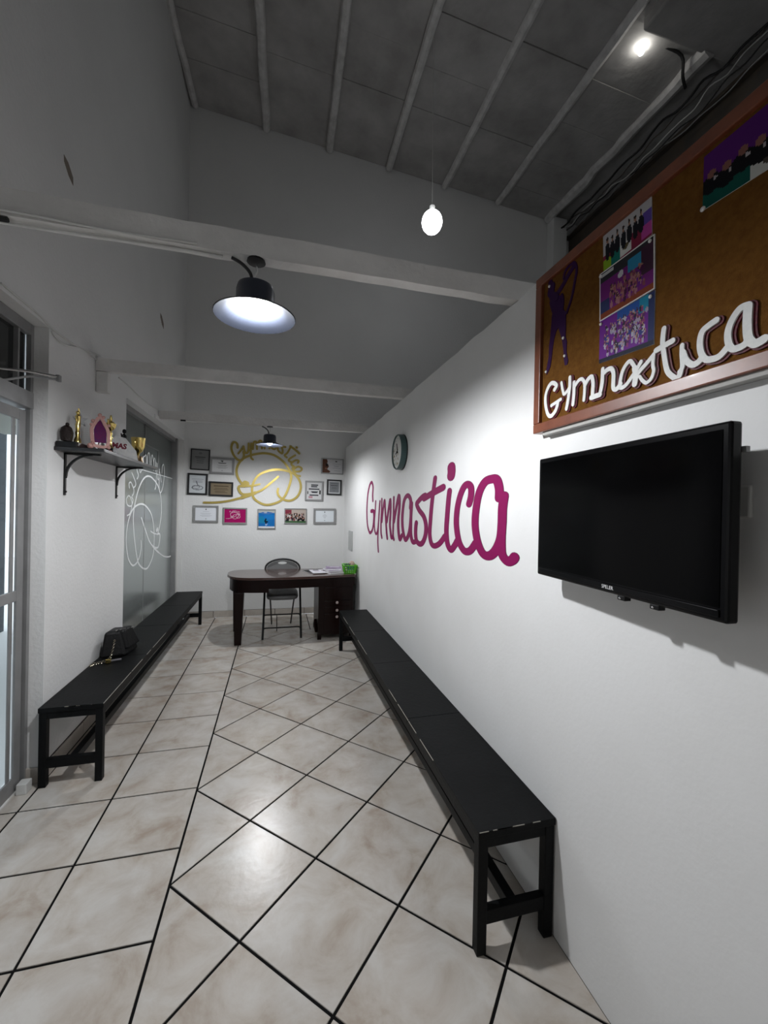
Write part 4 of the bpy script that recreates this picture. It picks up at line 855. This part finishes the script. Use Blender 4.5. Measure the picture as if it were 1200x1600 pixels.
# small glass
MB().lathe([(.014, 0), (.016, .002), (.019, .040), (.017, .040), (.014, .005)], (-1.165, 2.715, ZS), 14).build('small_cup', plastic_w, None, smooth=True, label='tiny pale cup at the left end of the trophy shelf', cat='cup')
def facing(cx, cy, ang):
    """upright plane through (cx, cy); u runs at ang from the x axis, depth comes towards the aisle"""
    c, s = math.cos(ang), math.sin(ang)
    return lambda u, z, d: (cx+u*c+d*s, cy+u*s-d*c, z)
def star(name, x, y, z, r, label, base_h=.06):
    t = thing(name, (x, y, ZS), label, 'trophy')
    MB().box(x-.02, x+.02, y-.028, y+.028, ZS, ZS+.018).build('base', blackm, t, bevel=.002)
    MB().tube([(x, y, ZS+.018), (x, y, z-r*.3)], [.012, .005], 8).build('stem', silvert, t, smooth=True)
    b = MB(); pts = []
    for i in range(10):
        a = PI/2+i*PI/5; rr = r if i % 2 == 0 else r*.42; pts.append((rr*math.cos(a), z+rr*math.sin(a)))
    polyplate(b, pts, facing(x, y, .6), -.004, .004); b.build('star', silvert, t)
star('star_trophy', -1.165, 2.925, 2.02, .045, 'silver star award between the gold figure trophy and the pink frame')
t = thing('carved_ornament', (-1.145, 2.712, ZS+.033), 'dark rounded ornament at the left end of the trophy shelf on the wide black base', 'ornament')
MB().lathe([(.012, .0335), (.026, .036), (.030, .06), (.032, .085), (.024, .112), (.010, .124)], (-1.145, 2.712, ZS), 14).build('body', mat('dark_brown_resin', (.018, .012, .011), .5, spec=.2, bump=(60, 1)), t, smooth=True)
MB().ball((-1.137, 2.70, ZS+.128), .010, 1, 8).build('finial', MATS['dark_brown_resin'], t, smooth=True)
# gold figure trophy on a wide black base
x, y = -1.105, 2.745
t = thing('figure_trophy', (x, y, ZS), 'gold figure trophy on a wide black base, left of the pink frame', 'trophy')
MB().box(x-.082, x+.020, y-.058, y+.13, ZS, ZS+.032).build('base', blackm, t, bevel=.003)
MB().lathe([(.019, .032), (.018, .05), (.010, .07), (.013, .09), (.009, .105)], (x, y, ZS), 14).build('stem', goldt, t, smooth=True)
fb = MB(); fb.tube([(x, y, ZS+.10), (x, y, ZS+.13), (x+.003, y+.004, ZS+.16), (x, y, ZS+.185), (x, y, ZS+.195)], [.010, .013, .010, .015, .006], 10)
fb.ball((x, y, ZS+.205), .010, 1.2, 10); fb.tube([(x, y+.010, ZS+.183), (x, y+.018, ZS+.205), (x, y+.006, ZS+.232)], [.006, .005, .004], 6); fb.tube([(x, y-.010, ZS+.183), (x, y-.020, ZS+.165), (x, y-.012, ZS+.15)], [.006, .005, .004], 6)
fb.build('figure', goldt, t, smooth=True)
# pink frame with magenta picture
x, y = -1.03, 2.85
t = thing('photo_stand', (x, y, ZS), 'ornate pink frame with a pointed magenta picture in the middle of the shelf', 'photo frame')
pk = mat('pale_pink_resin', (.50, .27, .24), .55, bump=(50, .8))
PF = facing(x, y, .5); PL = lambda yy, zz, d: PF(yy-y, zz, d-.10*(zz-ZS))
shape = [(-.045, .03), (-.052, .13), (-.038, .185), (-.015, .225), (.0, .24), (.02, .225), (.05, .18), (.056, .12), (.05, .03)]
inner = [(-.027, .055), (-.030, .13), (-.020, .165), (.0, .195), (.022, .165), (.034, .12), (.032, .055)]
b = MB(); S1 = shape+[shape[0]]
ribbon(b, [(y+(a[0]), ZS+a[1]) for a in [(-.034, .035), (-.042, .125), (-.028, .165), (0, .21), (.026, .165), (.042, .12), (.036, .035), (-.034, .035)]], .009, PL, 0, .012, 1, 3)
for a in ((0, .222, .012), (-.035, .182, .011), (-.044, .16, .009), (.045, .165, .010), (-.048, .03, .018), (-.036, .05, .011), (.044, .03, .012), (.018, .212, .010)): b.ball(PL(y+a[0], ZS+a[1], .008), a[2], 1, 8)
b.build('frame', pk, t, smooth=True)
b = MB(); polyplate(b, [(y+a, ZS+c) for a, c in inner], PL, .002, .005); b.build('picture', mat('magenta_print', (.11, .004, .06), .5, spec=.1, noise=(60, .9, (.06, .006, .08))), t)
MB().hexa([PF(u, z, d) for z in (ZS, ZS+.012) for u, d in ((-.055, .02), (.06, .02), (.06, -.012), (-.055, -.012))]).build('foot', pk, t, bevel=.003)
MB().tube([PF(0, ZS+.14, -.018), PF(0, ZS+.005, -.05)], .004, 6).build('easel_leg', pk, t)
# glass plaque behind, gold cup, text plaque
t = thing('glass_plaque', (-1.125, 3.12, ZS), 'clear pale upright plaque behind the tall gold trophy', 'plaque')
b = MB(); polyplate(b, [(-.045, ZS+.012), (.045, ZS+.012), (.04, ZS+.15), (0, ZS+.18), (-.04, ZS+.15)], facing(-1.125, 3.12, .5), -.004, .004); b.build('plate', mat('pale_acrylic', (.40, .41, .41), .2), t)
MB().hexa([facing(-1.125, 3.12, .5)(u, z, d) for z in (ZS, ZS+.0125) for u, d in ((-.05, .02), (.05, .02), (.05, -.02), (-.05, -.02))]).build('base', blackm, t, bevel=.002)
x, y = -1.02, 2.985
t = thing('cup_trophy', (x, y, ZS), 'tall thin gold cup trophy with lid on a square black base', 'trophy', 'gold cup trophies')
MB().box(x-.026, x+.026, y-.028, y+.028, ZS, ZS+.04).build('base', blackm, t, bevel=.003)
MB().lathe([(.018, .04), (.016, .048), (.007, .06), (.009, .075), (.006, .09), (.011, .105), (.006, .118), (.010, .135), (.006, .15), (.022, .165), (.030, .185), (.031, .195), (.018, .205), (.006, .215), (.009, .225), (.004, .25)], (x, y, ZS), 18).build('stem_and_cup', goldt, t, smooth=True)
b = MB()
for s_ in (-1, 1): b.tube([tuple(p) for p in catmull([(x, y+s_*.024, ZS+.175), (x, y+s_*.043, ZS+.19), (x, y+s_*.047, ZS+.215), (x, y+s_*.028, ZS+.205)], 4)], .004, 6)
b.build('handles', goldt, t, smooth=True)
t = thing('text_plaque', (-1.06, 3.34, ZS), 'white leaning plaque with dark red letters MAS', 'plaque')
PG = facing(-1.06, 3.34, .75); PQ = lambda yy, zz, d: PG((yy-3.33)*.72, zz, d-.15*(zz-ZS)+.01)
b = MB(); polyplate(b, [(3.20, ZS+.0), (3.47, ZS+.0), (3.455, ZS+.08), (3.36, ZS+.165), (3.27, ZS+.175), (3.21, ZS+.12)], PQ, -.008, 0)
b.build('plate', mat('plaque_white', (.80, .80, .78), .5, noise=(30, .8, (.62, .63, .64))), t)
text_mesh('MAS', .052, .001, lambda a, c, d: PQ(3.225+a*1.35, ZS+.085+c, d+.0015), 'lettering', mat('dark_red_ink', (.17, .01, .03), .5), t, shear=.2, bold=.0022)
t = thing('figurine', (-1.14, 3.60, ZS), 'dark slender figurine standing near the wall behind the text plaque', 'figurine')
fb = MB(); x, y = -1.14, 3.60
fb.tube([(x, y, ZS+.015), (x, y, ZS+.10), (x, y-.01, ZS+.16), (x, y+.004, ZS+.215), (x, y+.006, ZS+.232)], [.024, .012, .017, .019, .008], 10); fb.ball((x, y+.010, ZS+.252), .015, 1.2, 10)
fb.tube([(x, y-.014, ZS+.215), (x, y-.045, ZS+.205), (x, y-.06, ZS+.225)], [.007, .006, .004], 6); fb.tube([(x, y+.014, ZS+.215), (x, y+.04, ZS+.19), (x, y+.03, ZS+.165)], [.007, .006, .004], 6)
fb.build('body', blackm, t, smooth=True)
MB().lathe([(.035, 0), (.035, .012), (.02, .018)], (x, y, ZS), 14).build('base', goldt, t, smooth=True)
x, y = -1.02, 3.53
t = thing('cup_trophy', (x, y, ZS), 'wide gold cup trophy at the right end of the shelf', 'trophy', 'gold cup trophies')
MB().lathe([(.036, 0), (.036, .018), (.030, .030), (.030, .055), (.014, .062)], (x, y, ZS), 16).build('base', mat('bronze_base', (.20, .13, .06), .35, .6), t, smooth=True)
sh = MB().lathe([(.008, .062), (.012, .078), (.030, .095), (.044, .13), (.050, .195), (.047, .195), (.040, .13), (.026, .10), (.004, .09)], (x, y, ZS), 24); sh.build('cup', goldt, t, smooth=True)
b = MB()
for s_ in (-1, 1): b.tube([tuple(p) for p in catmull([(x, y+s_*.044, ZS+.175), (x, y+s_*.068, ZS+.165), (x, y+s_*.064, ZS+.13), (x, y+s_*.036, ZS+.115)], 4)], .004, 6)
b.build('handles', goldt, t, smooth=True)
